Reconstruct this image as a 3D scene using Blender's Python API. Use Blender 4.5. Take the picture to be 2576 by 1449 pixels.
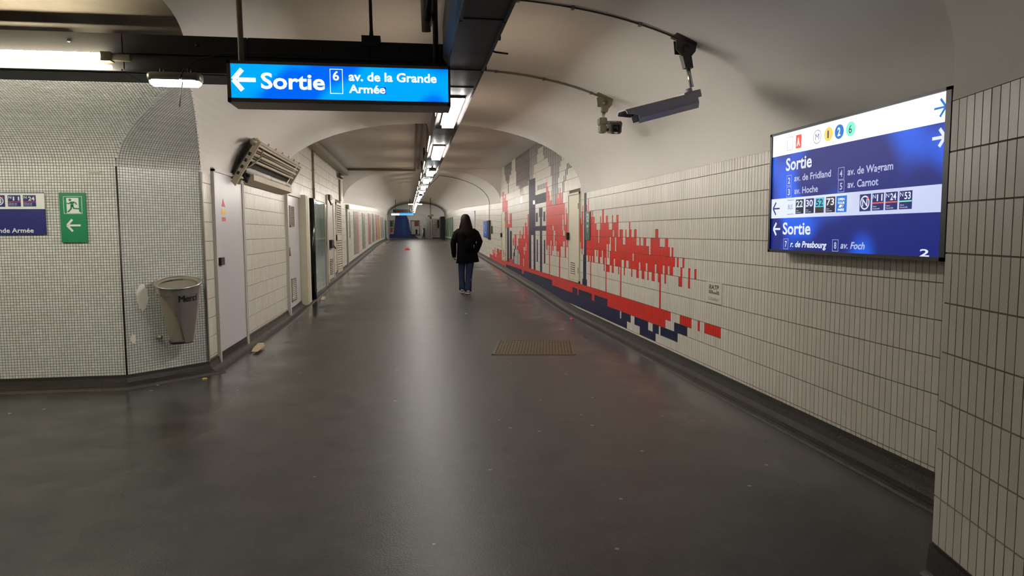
import bpy, bmesh, math, random
from mathutils import Vector, Matrix
import numpy as np
random.seed(7)
S = bpy.context.scene
COL = S.collection
PI = math.pi
for _o in list(bpy.data.objects): bpy.data.objects.remove(_o)

# ------------------------------------------------------------------ camera
def camera():
    yaw, pitch, roll = 0.14252, 0.08243, -0.0055
    cy, sy = math.cos(yaw), math.sin(yaw)
    F = Vector((sy*math.cos(pitch), cy*math.cos(pitch), -math.sin(pitch)))
    R0 = Vector((cy, -sy, 0)); U0 = R0.cross(F)
    R = R0*math.cos(roll)+U0*math.sin(roll); U = -R0*math.sin(roll)+U0*math.cos(roll)
    cd = bpy.data.cameras.new('camera'); co = bpy.data.objects.new('camera', cd); COL.objects.link(co)
    cd.sensor_width = 36; cd.lens = 1717/2576*36; cd.clip_start = .05; cd.clip_end = 300
    co.matrix_world = Matrix(((R.x, U.x, -F.x, 0), (R.y, U.y, -F.y, 0), (R.z, U.z, -F.z, 1.40), (0, 0, 0, 1)))
    S.camera = co
camera()
# ------------------------------------------------------------------ world, exposure (underground: no sky, only a trace of spill)
w = bpy.data.worlds.new('world'); S.world = w; w.use_nodes = True
w.node_tree.nodes['Background'].inputs[0].default_value = (.9, .85, .8, 1)
w.node_tree.nodes['Background'].inputs[1].default_value = 0.0
S.view_settings.view_transform = 'Standard'; S.view_settings.look = 'None'
S.view_settings.gamma = 1; S.view_settings.use_curve_mapping = False
S.view_settings.exposure = 0.0
# strengths of the corridor lamps and of the added fill lights
FIX_DOWN, FIX_SIDE, FIX_FILL = 15.0, 18.0, 190.0
BULK_E, TUBE_E, HALL_FILL = 24.0, 62.0, 16.0

# ------------------------------------------------------------------ materials
def lin(c):
    return tuple(((v/255)/12.92 if v/255 <= .04045 else ((v/255+.055)/1.055)**2.4) for v in c)
def mat(name, rgb, rough=.6, metal=0, var=.06, scale=6, spec=.5, bump=0, bscale=80, coat=0, rvar=0, srgb=True, var2=None):
    m = bpy.data.materials.new(name); m.use_nodes = True
    nt = m.node_tree; b = nt.nodes['Principled BSDF']
    c = lin(rgb) if srgb else rgb
    tc = nt.nodes.new('ShaderNodeTexCoord')
    b.inputs['Roughness'].default_value = rough; b.inputs['Metallic'].default_value = metal
    b.inputs['Specular IOR Level'].default_value = spec
    b.inputs['Coat Weight'].default_value = coat
    n = nt.nodes.new('ShaderNodeTexNoise'); n.inputs['Scale'].default_value = scale; n.inputs['Detail'].default_value = 5
    nt.links.new(tc.outputs['Object'], n.inputs['Vector'])
    mx = nt.nodes.new('ShaderNodeMix'); mx.data_type = 'RGBA'
    mx.inputs['A'].default_value = (*[max(0, v*(1-var)) for v in c], 1)
    mx.inputs['B'].default_value = (*([min(1, v*(1+var)) for v in c] if var2 is None else lin(var2)), 1)
    nt.links.new(n.outputs['Fac'], mx.inputs['Factor'])
    nt.links.new(mx.outputs['Result'], b.inputs['Base Color'])
    if bump:
        n2 = nt.nodes.new('ShaderNodeTexNoise'); n2.inputs['Scale'].default_value = bscale; n2.inputs['Detail'].default_value = 3
        nt.links.new(tc.outputs['Object'], n2.inputs['Vector'])
        bp = nt.nodes.new('ShaderNodeBump'); bp.inputs['Strength'].default_value = bump; bp.inputs['Distance'].default_value = .01
        nt.links.new(n2.outputs['Fac'], bp.inputs['Height']); nt.links.new(bp.outputs['Normal'], b.inputs['Normal'])
    if rvar:
        mr = nt.nodes.new('ShaderNodeMapRange'); mr.inputs['To Min'].default_value = rough-rvar; mr.inputs['To Max'].default_value = rough+rvar
        nt.links.new(n.outputs['Fac'], mr.inputs['Value']); nt.links.new(mr.outputs['Result'], b.inputs['Roughness'])
    return m
def emit(name, rgb, strength, rgb2=None, scale=3.0, lo=.35, hi=.65):
    m = bpy.data.materials.new(name); m.use_nodes = True
    nt = m.node_tree; b = nt.nodes['Principled BSDF']
    b.inputs['Base Color'].default_value = (*[v*.12 for v in lin(rgb)], 1); b.inputs['Roughness'].default_value = .45; b.inputs['Specular IOR Level'].default_value = .25
    b.inputs['Emission Color'].default_value = (*lin(rgb), 1); b.inputs['Emission Strength'].default_value = strength
    if rgb2:
        tc = nt.nodes.new('ShaderNodeTexCoord'); n = nt.nodes.new('ShaderNodeTexNoise')
        n.inputs['Scale'].default_value = scale; n.inputs['Detail'].default_value = 0
        nt.links.new(tc.outputs['Object'], n.inputs['Vector'])
        mr = nt.nodes.new('ShaderNodeMapRange'); mr.inputs['From Min'].default_value = lo; mr.inputs['From Max'].default_value = hi
        mr.interpolation_type = 'SMOOTHSTEP'
        nt.links.new(n.outputs['Fac'], mr.inputs['Value'])
        mx = nt.nodes.new('ShaderNodeMix'); mx.data_type = 'RGBA'
        mx.inputs['A'].default_value = (*lin(rgb), 1); mx.inputs['B'].default_value = (*lin(rgb2), 1)
        nt.links.new(mr.outputs['Result'], mx.inputs['Factor']); nt.links.new(mx.outputs['Result'], b.inputs['Emission Color'])
    return m
M = {}
M['plaster'] = mat('plaster', (222, 219, 212), .75, var=.05, scale=1.2, bump=.15, bscale=30)
M['plaster_stained'] = mat('plaster_stained', (84, 74, 60), .7, var=.3, scale=2.2, bump=.4, bscale=12, var2=(140, 128, 108))
M['grout'] = mat('grout', (104, 96, 80), .85, var=.2, scale=9)
M['grout_mosaic'] = mat('grout_mosaic', (92, 88, 78), .85, var=.25, scale=5)
M['tile_a'] = mat('tile_a', (200, 196, 184), .36, var=.03, scale=3, spec=.4)
M['tile_b'] = mat('tile_b', (197, 193, 180), .4, var=.03, scale=3, spec=.4)
M['tile_c'] = mat('tile_c', (203, 199, 188), .34, var=.03, scale=3, spec=.4)
M['tile_red'] = mat('tile_red', (200, 34, 20), .42, var=.12, scale=9, spec=.3)
M['tile_navy'] = mat('tile_navy', (20, 23, 62), .5, var=.15, scale=9, spec=.2)
M['tile_dark'] = mat('tile_dark', (112, 106, 108), .25, var=.12, scale=9)
M['tile_green'] = mat('tile_green', (60, 100, 92), .25, var=.12, scale=9)
M['mosaic_a'] = mat('mosaic_a', (203, 206, 203), .25, var=.05, scale=4)
M['mosaic_b'] = mat('mosaic_b', (192, 195, 190), .3, var=.05, scale=4)
M['mosaic_c'] = mat('mosaic_c', (210, 212, 210), .2, var=.05, scale=4)
M['skirting'] = mat('skirting', (34, 29, 23), .45, var=.35, scale=14, bump=.3, bscale=60, rvar=.12)
M['crust'] = mat('crust', (48, 43, 35), .6, var=.4, scale=22, bump=.6, bscale=90)
M['white_paint'] = mat('white_paint', (186, 183, 176), .4, var=.05, scale=5)
M['door_grey'] = mat('door_grey', (184, 182, 186), .35, var=.05, scale=3)
M['cream'] = mat('cream', (196, 190, 168), .45, var=.05, scale=5)
M['black'] = mat('black', (13, 13, 15), .4, var=.1)
M['black_gloss'] = mat('black_gloss', (16, 17, 24), .16, var=.1)
M['dark_metal'] = mat('dark_metal', (62, 58, 56), .45, metal=.2, var=.2, scale=8, rvar=.1)
M['tray_metal'] = mat('tray_metal', (58, 54, 54), .5, metal=.1, var=.3, scale=5, rvar=.12)
M['tray_olive'] = mat('tray_olive', (30, 27, 22), .6, var=.35, scale=6)
M['tray_dark'] = mat('tray_dark', (24, 22, 23), .6, var=.25, scale=8)
M['grey_metal'] = mat('grey_metal', (120, 114, 104), .4, metal=.5, var=.15, scale=8)
M['sign_metal'] = mat('sign_metal', (122, 112, 104), .45, metal=.3, var=.2, scale=6)
M['steel'] = mat('steel', (200, 197, 192), .3, metal=.9, var=.12, scale=4, rvar=.08)
M['steel_dull'] = mat('steel_dull', (150, 144, 130), .5, metal=.4, var=.15, scale=6)
M['rusty_white'] = mat('rusty_white', (188, 180, 160), .55, var=.15, scale=12, var2=(176, 160, 132), rvar=.1)
M['khaki_metal'] = mat('khaki_metal', (112, 106, 86), .5, metal=.1, var=.15, scale=12)
M['cable'] = mat('cable', (70, 64, 56), .6, var=.1)
M['cable_black'] = mat('cable_black', (18, 17, 17), .5, var=.1)
M['camera_case'] = mat('camera_case', (150, 146, 154), .35, metal=.2, var=.08)
M['lens'] = mat('lens', (8, 9, 11), .08, var=.1)
M['label_white'] = mat('label_white', (220, 220, 214), .5, var=.02)
M['green_sign'] = mat('green_sign', (6, 120, 78), .4, var=.06)
M['green_dark'] = mat('green_dark', (28, 84, 62), .4, var=.06)
M['sign_white'] = mat('sign_white', (208, 214, 206), .4, var=.02)
M['sign_navy'] = mat('sign_navy', (22, 28, 104), .4, var=.06)
M['red'] = mat('red', (196, 40, 36), .4, var=.06)
M['yellow'] = mat('yellow', (214, 176, 40), .4, var=.06)
M['ink'] = mat('ink', (18, 18, 18), .5, var=.02)
M['ink_soft'] = mat('ink_soft', (88, 84, 76), .5, var=.02)
M['blue_panel'] = mat('blue_panel', (24, 92, 190), .35, var=.08)
M['glass'] = mat('glass', (215, 235, 230), .04, var=.0, spec=.6)
_g = M['glass'].node_tree.nodes['Principled BSDF']; _g.inputs['Transmission Weight'].default_value = .9; _g.inputs['IOR'].default_value = 1.1
M['case_back'] = mat('case_back', (126, 126, 116), .3, var=.12, scale=3)
M['grate'] = mat('grate', (92, 80, 56), .45, metal=.3, var=.3, scale=10, rvar=.1)
M['grate_gap'] = mat('grate_gap', (30, 26, 22), .8, var=.2)
M['gum'] = mat('gum', (120, 114, 106), .6, var=.1)
M['paper'] = mat('paper', (190, 170, 140), .7, var=.1)
M['red_litter'] = mat('red_litter', (190, 30, 26), .6, var=.1)
M['pink_litter'] = mat('pink_litter', (200, 40, 90), .5, var=.1)
M['skin'] = mat('skin', (196, 148, 122), .5, var=.05)
M['coat'] = mat('coat', (4, 4, 5), .9, var=.2, scale=20, bump=.3, bscale=200, spec=.15)
M['jeans'] = mat('jeans', (22, 42, 74), .8, var=.3, scale=14, bump=.2, bscale=300)
M['hair'] = mat('hair', (16, 9, 7), .75, var=.35, scale=18, spec=.2)
M['shoe'] = mat('shoe', (120, 116, 116), .6, var=.2)
M['sole'] = mat('sole', (206, 204, 200), .5, var=.05)
M['bag'] = mat('bag', (3, 3, 4), .85, var=.2, spec=.08)
M['stripe_pink'] = mat('stripe_pink', (172, 112, 118), .35, var=.25, scale=9)
M['stripe_grey'] = mat('stripe_grey', (122, 118, 114), .35, var=.3, scale=9)
M['stripe_green'] = mat('stripe_green', (112, 122, 104), .35, var=.3, scale=9)
M['stripe_deep'] = mat('stripe_deep', (44, 100, 70), .35, var=.2, scale=9)
M['stripe_orange'] = mat('stripe_orange', (184, 142, 62), .35, var=.25, scale=9)
M['mural_blue'] = mat('mural_blue', (52, 66, 136), .4, var=.2, scale=3)
M['mural_teal'] = mat('mural_teal', (30, 96, 160), .4, var=.2, scale=3)
M['poster_rust'] = mat('poster_rust', (140, 72, 56), .4, var=.1)
M['conduit'] = mat('conduit', (128, 118, 104), .5, var=.15, scale=9)
# lit things
M['fix_glow'] = emit('fix_glow', (255, 249, 241), FIX_DOWN)
M['side_fill_glow'] = emit('side_fill_glow', (255, 249, 241), FIX_FILL)
M['slot_glow'] = emit('slot_glow', (255, 226, 196), FIX_SIDE)
M['bulk_glow'] = emit('bulk_glow', (222, 246, 255), BULK_E)
M['tube_glow'] = emit('tube_glow', (255, 247, 226), TUBE_E)
M['over_blue'] = emit('over_blue', (0, 104, 248), 1.0, (0, 172, 255), 4.0, .40, .60)
M['over_navy'] = emit('over_navy', (0, 70, 210), .8)
M['lit_white'] = emit('lit_white', (252, 254, 255), 1.25)
M['disp_blue'] = emit('disp_blue', (3, 26, 118), 1.0, (14, 92, 236), 2.6, .48, .72)
M['disp_white'] = emit('disp_white', (238, 244, 255), 1.3)
M['disp_white2'] = emit('disp_white2', (198, 206, 240), 1.0, (226, 234, 255), 2, .4, .7)
M['disp_text'] = emit('disp_text', (226, 232, 255), 1.0)
M['disp_text_dim'] = emit('disp_text_dim', (190, 198, 228), .9)
M['disp_dark'] = emit('disp_dark', (22, 34, 72), .5)
M['disp_ink'] = emit('disp_ink', (60, 70, 96), .6)
M['l_red'] = emit('l_red', (250, 84, 52), 1.0)
M['l_yellow'] = emit('l_yellow', (252, 206, 96), 1.1)
M['l_blue'] = emit('l_blue', (0, 112, 206), 1.0)
M['l_mint'] = emit('l_mint', (128, 232, 206), 1.1)
M['l_dkgreen'] = emit('l_dkgreen', (10, 60, 56), .7)
M['l_purple'] = emit('l_purple', (44, 34, 104), .8)
M['l_cyan'] = emit('l_cyan', (84, 200, 226), .9)
M['l_brown'] = emit('l_brown', (62, 48, 46), .7)
M['l_navy'] = emit('l_navy', (26, 38, 112), .8)
M['l_coral'] = emit('l_coral', (240, 100, 84), .9)
M['far_blue'] = emit('far_blue', (70, 160, 250), 1.6)
M['hall_fill_glow'] = emit('hall_fill_glow', (255, 248, 240), HALL_FILL)
M['far_white'] = emit('far_white', (236, 244, 255), 2.4)

def floor_material():
    m = bpy.data.materials.new('floor_asphalt'); m.use_nodes = True
    nt = m.node_tree; b = nt.nodes['Principled BSDF']; N = nt.nodes.new; Lk = nt.links.new
    tc = N('ShaderNodeTexCoord')
    n1 = N('ShaderNodeTexNoise'); n1.inputs['Scale'].default_value = 3.2; n1.inputs['Detail'].default_value = 10; n1.inputs['Roughness'].default_value = .78
    n2 = N('ShaderNodeTexNoise'); n2.inputs['Scale'].default_value = 90; n2.inputs['Detail'].default_value = 2
    Lk(tc.outputs['Object'], n1.inputs['Vector']); Lk(tc.outputs['Object'], n2.inputs['Vector'])
    c1 = N('ShaderNodeMix'); c1.data_type = 'RGBA'
    c1.inputs['A'].default_value = (*lin((24, 23, 22)), 1); c1.inputs['B'].default_value = (*lin((64, 61, 57)), 1)
    cr = N('ShaderNodeMapRange'); cr.inputs['From Min'].default_value = .36; cr.inputs['From Max'].default_value = .64
    Lk(n1.outputs['Fac'], cr.inputs['Value']); Lk(cr.outputs['Result'], c1.inputs['Factor'])
    c2 = N('ShaderNodeMix'); c2.data_type = 'RGBA'; c2.blend_type = 'OVERLAY'; c2.inputs['Factor'].default_value = .9
    Lk(c1.outputs['Result'], c2.inputs['A']); Lk(n2.outputs['Color'], c2.inputs['B'])
    # trodden gum specks
    v = N('ShaderNodeTexVoronoi'); v.inputs['Scale'].default_value = 5.0; v.inputs['Randomness'].default_value = 1
    Lk(tc.outputs['Object'], v.inputs['Vector'])
    th = N('ShaderNodeMath'); th.operation = 'LESS_THAN'; th.inputs[1].default_value = .065
    Lk(v.outputs['Distance'], th.inputs[0])
    sel = N('ShaderNodeSeparateColor'); Lk(v.outputs['Color'], sel.inputs[0])
    th2 = N('ShaderNodeMath'); th2.operation = 'LESS_THAN'; th2.inputs[1].default_value = .42
    Lk(sel.outputs[0], th2.inputs[0])
    mu = N('ShaderNodeMath'); mu.operation = 'MULTIPLY'; Lk(th.outputs[0], mu.inputs[0]); Lk(th2.outputs[0], mu.inputs[1])
    mu2 = N('ShaderNodeMath'); mu2.operation = 'MULTIPLY'; mu2.inputs[1].default_value = .8; Lk(mu.outputs[0], mu2.inputs[0])
    c3 = N('ShaderNodeMix'); c3.data_type = 'RGBA'; c3.inputs['B'].default_value = (*lin((150, 146, 140)), 1)
    Lk(mu2.outputs[0], c3.inputs['Factor']); Lk(c2.outputs['Result'], c3.inputs['A'])
    Lk(c3.outputs['Result'], b.inputs['Base Color'])
    # damp, polished strips along the walls
    sp = N('ShaderNodeSeparateXYZ'); Lk(tc.outputs['Object'], sp.inputs[0])
    ax = N('ShaderNodeMath'); ax.operation = 'SUBTRACT'; ax.inputs[1].default_value = .31; Lk(sp.outputs[0], ax.inputs[0])
    ab = N('ShaderNodeMath'); ab.operation = 'ABSOLUTE'; Lk(ax.outputs[0], ab.inputs[0])
    wob = N('ShaderNodeTexNoise'); wob.inputs['Scale'].default_value = 1.3; wob.inputs['Detail'].default_value = 2; Lk(tc.outputs['Object'], wob.inputs['Vector'])
    ad = N('ShaderNodeMath'); ad.operation = 'ADD'; Lk(ab.outputs[0], ad.inputs[0]); Lk(wob.outputs['Fac'], ad.inputs[1])
    mr = N('ShaderNodeMapRange'); mr.inputs['From Min'].default_value = 1.85; mr.inputs['From Max'].default_value = 2.9
    mr.interpolation_type = 'SMOOTHSTEP'
    Lk(ad.outputs[0], mr.inputs['Value'])
    ro = N('ShaderNodeMapRange'); ro.inputs['To Min'].default_value = .33; ro.inputs['To Max'].default_value = .50
    Lk(n1.outputs['Fac'], ro.inputs['Value'])
    mxr = N('ShaderNodeMix'); mxr.data_type = 'FLOAT'; mxr.inputs['B'].default_value = .14
    Lk(mr.outputs['Result'], mxr.inputs['Factor']); Lk(ro.outputs['Result'], mxr.inputs['A'])
    Lk(mxr.outputs['Result'], b.inputs['Roughness'])
    bp = N('ShaderNodeBump'); bp.inputs['Strength'].default_value = .25; bp.inputs['Distance'].default_value = .004
    Lk(n2.outputs['Fac'], bp.inputs['Height']); Lk(bp.outputs['Normal'], b.inputs['Normal'])
    b.inputs['Specular IOR Level'].default_value = .5
    return m
M['floor'] = floor_material()

# ------------------------------------------------------------------ mesh helpers
WL = {}   # world location of every object built
class MB:
    def __init__(s): s.v = []; s.f = []; s.m = []; s.sm = []
    def add(s, vs, fs, mi=0, smooth=False):
        k = len(s.v); s.v += [tuple(p) for p in vs]
        s.f += [tuple(i+k for i in f) for f in fs]; s.m += [mi]*len(fs); s.sm += [smooth]*len(fs)
        return s
    def box(s, x0, x1, y0, y1, z0, z1, mi=0):
        return s.hexa([(x0,y0,z0),(x1,y0,z0),(x1,y1,z0),(x0,y1,z0),(x0,y0,z1),(x1,y0,z1),(x1,y1,z1),(x0,y1,z1)], mi)
    def hexa(s, p, mi=0):
        return s.add(p, [(0,3,2,1),(4,5,6,7),(0,1,5,4),(1,2,6,5),(2,3,7,6),(3,0,4,7)], mi)
    def fbox(s, F, u0, u1, v0, v1, w0, w1, mi=0):
        return s.hexa([F(u,v,w) for w in (w0,w1) for u,v in ((u0,v0),(u1,v0),(u1,v1),(u0,v1))], mi)
    def bevbox(s, x0, x1, y0, y1, z0, z1, b=.01, mi=0):
        bm = bmesh.new(); bmesh.ops.create_cube(bm, size=1)
        for v in bm.verts: v.co = Vector(((x0+x1)/2+v.co.x*(x1-x0), (y0+y1)/2+v.co.y*(y1-y0), (z0+z1)/2+v.co.z*(z1-z0)))
        bmesh.ops.bevel(bm, geom=bm.edges[:], offset=b, segments=2, affect='EDGES')
        s.bm(bm, mi); return s
    def bm(s, bm, mi=0, smooth=False, T=None):
        bm.verts.index_update()
        s.add([(T @ v.co if T else v.co) for v in bm.verts], [[v.index for v in f.verts] for f in bm.faces], mi, smooth); bm.free(); return s
    def tube(s, pts, r, n=10, mi=0, caps=True):
        pts = [Vector(p) for p in pts]; rs = r if isinstance(r, (list, tuple)) else [r]*len(pts)
        vs = []; up = None
        for i, p in enumerate(pts):
            t = (pts[min(i+1, len(pts)-1)]-pts[max(i-1, 0)]).normalized()
            if up is None:
                a = Vector((0,0,1)) if abs(t.z) < .9 else Vector((1,0,0)); up = (a-t*a.dot(t)).normalized()
            else: up = (up-t*up.dot(t)).normalized()
            q = t.cross(up)
            for k in range(n):
                a = 2*PI*k/n; vs.append(p+(up*math.cos(a)+q*math.sin(a))*rs[i])
        fs = [(i*n+k, i*n+(k+1) % n, (i+1)*n+(k+1) % n, (i+1)*n+k) for i in range(len(pts)-1) for k in range(n)]
        if caps: fs += [tuple(range(n))[::-1], tuple(range((len(pts)-1)*n, len(pts)*n))]
        return s.add(vs, fs, mi, True)
    def prism(s, poly, F, w0, w1, mi=0):
        """extruded 2-D polygon, in frame F(u,v,w)"""
        n = len(poly); vs = [F(u,v,w0) for u,v in poly]+[F(u,v,w1) for u,v in poly]
        return s.add(vs, [tuple(range(n))[::-1], tuple(range(n,2*n))]+[(i,(i+1)%n,n+(i+1)%n,n+i) for i in range(n)], mi)
    def strip(s, prof, path_fn, ys, mi=0, smooth=False):
        """sweep profile points along stations: path_fn(p, y) -> world"""
        n = len(prof); vs = [path_fn(p, y) for y in ys for p in prof]
        return s.add(vs, [(j*n+i, j*n+i+1, (j+1)*n+i+1, (j+1)*n+i) for j in range(len(ys)-1) for i in range(n-1)], mi, smooth)
    def loft(s, rings, mi=0, caps=True, smooth=True):
        n = len(rings[0]); vs = [p for r in rings for p in r]
        fs = [(j*n+i, j*n+(i+1)%n, (j+1)*n+(i+1)%n, (j+1)*n+i) for j in range(len(rings)-1) for i in range(n)]
        if caps: fs += [tuple(range(n))[::-1], tuple(range((len(rings)-1)*n, len(rings)*n))]
        return s.add(vs, fs, mi, smooth)
    def build(s, name, mats, parent=None, **kw):
        o0 = WL.get(parent.name, Vector((0,0,0))) if parent else Vector((0,0,0))
        loc = Vector((0,0,0)) if parent or not s.v else Vector(kw.pop('at', (0,0,0)))
        kw.pop('at', None)
        off = o0+loc
        me = bpy.data.meshes.new(name)
        me.from_pydata([(p[0]-off.x, p[1]-off.y, p[2]-off.z) for p in s.v], [], s.f)
        ms = mats if isinstance(mats, (list, tuple)) else [mats]
        for m in ms: me.materials.append(M[m])
        me.polygons.foreach_set('material_index', s.m); me.polygons.foreach_set('use_smooth', s.sm)
        me.validate(); me.update()
        o = bpy.data.objects.new(name, me); COL.objects.link(o)
        if parent: o.parent = parent
        else: o.location = loc
        WL[o.name] = off
        for k, v in kw.items(): o[k] = v
        return o
def thing(name, label, cat, loc=(0,0,0), group=None):
    o = bpy.data.objects.new(name, None); COL.objects.link(o); o.empty_display_size = .1
    o.location = loc; o['label'] = label; o['category'] = cat
    if group: o['group'] = group
    WL[o.name] = Vector(loc); return o
def dup(root, loc, label=None, group=None):
    r = root.copy(); COL.objects.link(r); r.location = loc; WL[r.name] = Vector(loc)
    if label: r['label'] = label
    if group: r['group'] = group
    for ch in root.children:
        c = ch.copy(); COL.objects.link(c); c.parent = r
        for g in ch.children:
            d = g.copy(); COL.objects.link(d); d.parent = c
    return r
def struct(mb, name, mats, parent=None, **kw):
    o = mb.build(name, mats, parent, **kw)
    if not parent: o['kind'] = 'structure'
    return o
# frames: map (u along, v up, w out of the surface) to the world
def frame(O, U, N):
    O = Vector(O); U = Vector(U).normalized(); N = Vector(N).normalized(); V = Vector((0,0,1))
    return lambda u, v, w: O+U*u+V*v+N*w
_tc = {}
def text2d(t, bold, shear=0.0, sp=1.0):
    key = (t, bold, shear, sp)
    if key in _tc: return _tc[key]
    cu = bpy.data.curves.new('t', 'FONT'); cu.body = t; cu.offset = bold; cu.shear = shear; cu.space_character = sp; cu.resolution_u = 3
    o = bpy.data.objects.new('t', cu); COL.objects.link(o)
    me = bpy.data.meshes.new_from_object(o.evaluated_get(bpy.context.evaluated_depsgraph_get()))
    bt = bmesh.new(); bt.from_mesh(me); bmesh.ops.triangulate(bt, faces=bt.faces[:], ngon_method='BEAUTY'); bt.to_mesh(me); bt.free()
    vs = [(v.co.x, v.co.y) for v in me.vertices]; fs = [tuple(p.vertices) for p in me.polygons]
    bpy.data.objects.remove(o); bpy.data.curves.remove(cu); bpy.data.meshes.remove(me)
    x0 = min(v[0] for v in vs); x1 = max(v[0] for v in vs)
    _tc[key] = (vs, fs, x0, x1); return _tc[key]
def put_text(mb, F, t, u0, u1, v, h, w=.002, mi=0, bold=.02, shear=0.0, sp=1.0, warp=None):
    """baseline v, cap height h, squeezed to span u0..u1"""
    vs, fs, x0, x1 = text2d(t, bold, shear, sp)
    k = h/.70; sx = (u1-u0)/(x1-x0) if u1 is not None else k
    pts = []
    for x, y in vs:
        a, b = u0+(x-x0)*sx, v+y*k
        pts.append(F(a, b, w))
    mb.add(pts, fs, mi)
def circ(cx, cy, r, n=24, ry=None):
    return [(cx+r*math.cos(2*PI*i/n), cy+(ry or r)*math.sin(2*PI*i/n)) for i in range(n)]
def ring2d(mb, F, cx, cy, r, t, w0, w1, mi, n=24):
    o = circ(cx, cy, r, n); i_ = circ(cx, cy, r-t, n)
    mb.add([F(u,v,w1) for u,v in o]+[F(u,v,w1) for u,v in i_], [(k,(k+1)%n,n+(k+1)%n,n+k) for k in range(n)], mi)
def rect_line(mb, F, u0, u1, v0, v1, t, w, mi):
    for a in ((u0,u1,v0,v0+t),(u0,u1,v1-t,v1),(u0,u0+t,v0,v1),(u1-t,u1,v0,v1)): mb.fbox(F, *a, w-.0005, w, mi)
def arrow(mb, F, cx, cy, L, H, t, w0, w1, mi, d=-1):
    """arrow pointing along d*u"""
    mb.fbox(F, min(cx-d*L/2, cx+d*(L/2-t)), max(cx-d*L/2, cx+d*(L/2-t)), cy-t/2, cy+t/2, w0, w1, mi)
    tip = cx+d*L/2
    for sgn in (1, -1):
        bx, by = tip-d*H/2*.85, cy+sgn*H/2
        dx, dy = bx-tip, by-cy; l = math.hypot(dx, dy); nx, ny = -dy/l*t*.55, dx/l*t*.55
        mb.prism([(tip-nx, cy-ny), (bx-nx, by-ny), (bx+nx, by+ny), (tip+nx, cy+ny)], F, w0, w1, mi)

# ------------------------------------------------------------------ levels
XL, XR = -2.08, 2.70
_ZF = [(-20,0),(11.0,0),(12.2,.025),(13.3,.07),(14.5,.105),(20.4,.25),(28.6,.45),(36,.63),(40,.70),(44,.75),(49,.785),(56,.80),(90,.80)]
def zf(y):
    for (a, b), (c, d) in zip(_ZF, _ZF[1:]):
        if a <= y <= c: return b+(d-b)*(y-a)/(c-a)
    return .8
Z1, PIT, TW = 1.905, .1953, .05
def zr(r): return Z1-(r-1)*PIT
YA, YB, YE = 10.85, 21.2, 60.0     # near vault ends, far vault starts, far vault ends
ZC = 3.33
SPR = 2.006
def ztop_spring(y): return SPR if y <= YA else (ZC if y < YB else 2.03+zf(y))
# ================================================================== SETTING
def arc(hw, R, e=2.15, n=56):
    out = []
    for i in range(n+1):
        t = PI*i/n; c, s = math.cos(t), math.sin(t)
        out.append((-math.copysign(abs(c)**(2/e), c)*hw, R*abs(s)**(2/e)))
    return out
CX, HW, RISE = .31, 2.39, 1.075
def zcorr(x):
    u = (x-CX)/HW
    return -9 if abs(u) >= 1 else SPR+RISE*(1-abs(u)**2.15)**(1/2.15)
YM = 6.66; CA, CR = 2.4, .77           # cross-passage vault: half width, rise
C1, C2 = Vector((-2.64, 6.66, 0)), Vector((-2.08, 7.22, 0))
def zcross(y):
    s = YM-y
    return -9 if s <= 0 or s >= 2*CA else SPR+CR*math.sqrt(1-(1-s/CA)**2)
CHN = Vector((.70711, -.70711, 0))
def zch(x, y):
    s = ((x-C1.x)*CHN.x+(y-C1.y)*CHN.y)*.70711
    return -9 if s <= 0 or s >= 2*CA else SPR+CR*math.sqrt(1-(1-s/CA)**2)
PC = Vector((2.07, 2.41, 0)); PD = Vector((math.sin(.225), math.cos(.225), 0)); PN = Vector((-PD.y, PD.x, 0))  # pillar wall: corner, direction, into the room

def solid(prof, F0, F1, mats):
    mb = MB(); n = len(prof)
    vs = [F0(a, b) for a, b in prof]+[F1(a, b) for a, b in prof]
    mb.add(vs, [tuple(range(n))[::-1], tuple(range(n, 2*n))]+[(i, (i+1) % n, n+(i+1) % n, n+i) for i in range(n)], 0, False)
    if mats: 
        for k in range(2, 2+n): mb.m[k] = mats[k-2]
    me = bpy.data.meshes.new('s'); me.from_pydata([tuple(v) for v in mb.v], [], mb.f)
    bm = bmesh.new(); bm.from_mesh(me); bmesh.ops.recalc_face_normals(bm, faces=bm.faces)
    for f, m_ in zip(bm.faces, mb.m): f.material_index = m_
    bm.to_mesh(me); bm.free()
    for m_ in ('plaster', 'grout_mosaic', 'plaster_stained'): me.materials.append(M[m_])
    o = bpy.data.objects.new('s', me); COL.objects.link(o); return o
def closed(pr, zb): return [(pr[0][0], zb)]+pr+[(pr[-1][0], zb)]
corr = closed([(CX+a, SPR+b) for a, b in arc(HW, RISE)], 1.80)
A = solid(corr, lambda a, b: Vector((a, 2.41, b)), lambda a, b: Vector((a, YA, b)), None)
cprof = [(CA*(1-math.cos(PI*i/48)), SPR+CR*math.sin(PI*i/48)) for i in range(49)]
cc = closed(cprof, 1.81)
cm = []
for i in range(len(cc)):
    s = (cc[i][0]+cc[(i+1) % len(cc)][0])/2
    cm.append(1 if s < 1.62 else 2)
B = solid(cc, lambda a, b: Vector((-9, YM-a, b)), lambda a, b: Vector((0.1, YM-a, b)), cm)
hp = closed([(a*1.41421, b) for a, b in cprof[:30]], 1.82)
Cs = solid(hp, lambda a, b: C1-Vector((.9, .9, 0))+CHN*a+Vector((0, 0, b)), lambda a, b: C2+Vector((.35, .35, 0))+CHN*a+Vector((0, 0, b)),
           [1]*len(hp))
npf = closed([(2.4+a, SPR+b) for a, b in arc(2.4, 1.03, 2.1)], 1.83)
D = solid(npf, lambda a, b: PC+PN*a+Vector((0, 0, b))-PD*6.4, lambda a, b: PC+PN*a+Vector((0, 0, b)), None)
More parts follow.
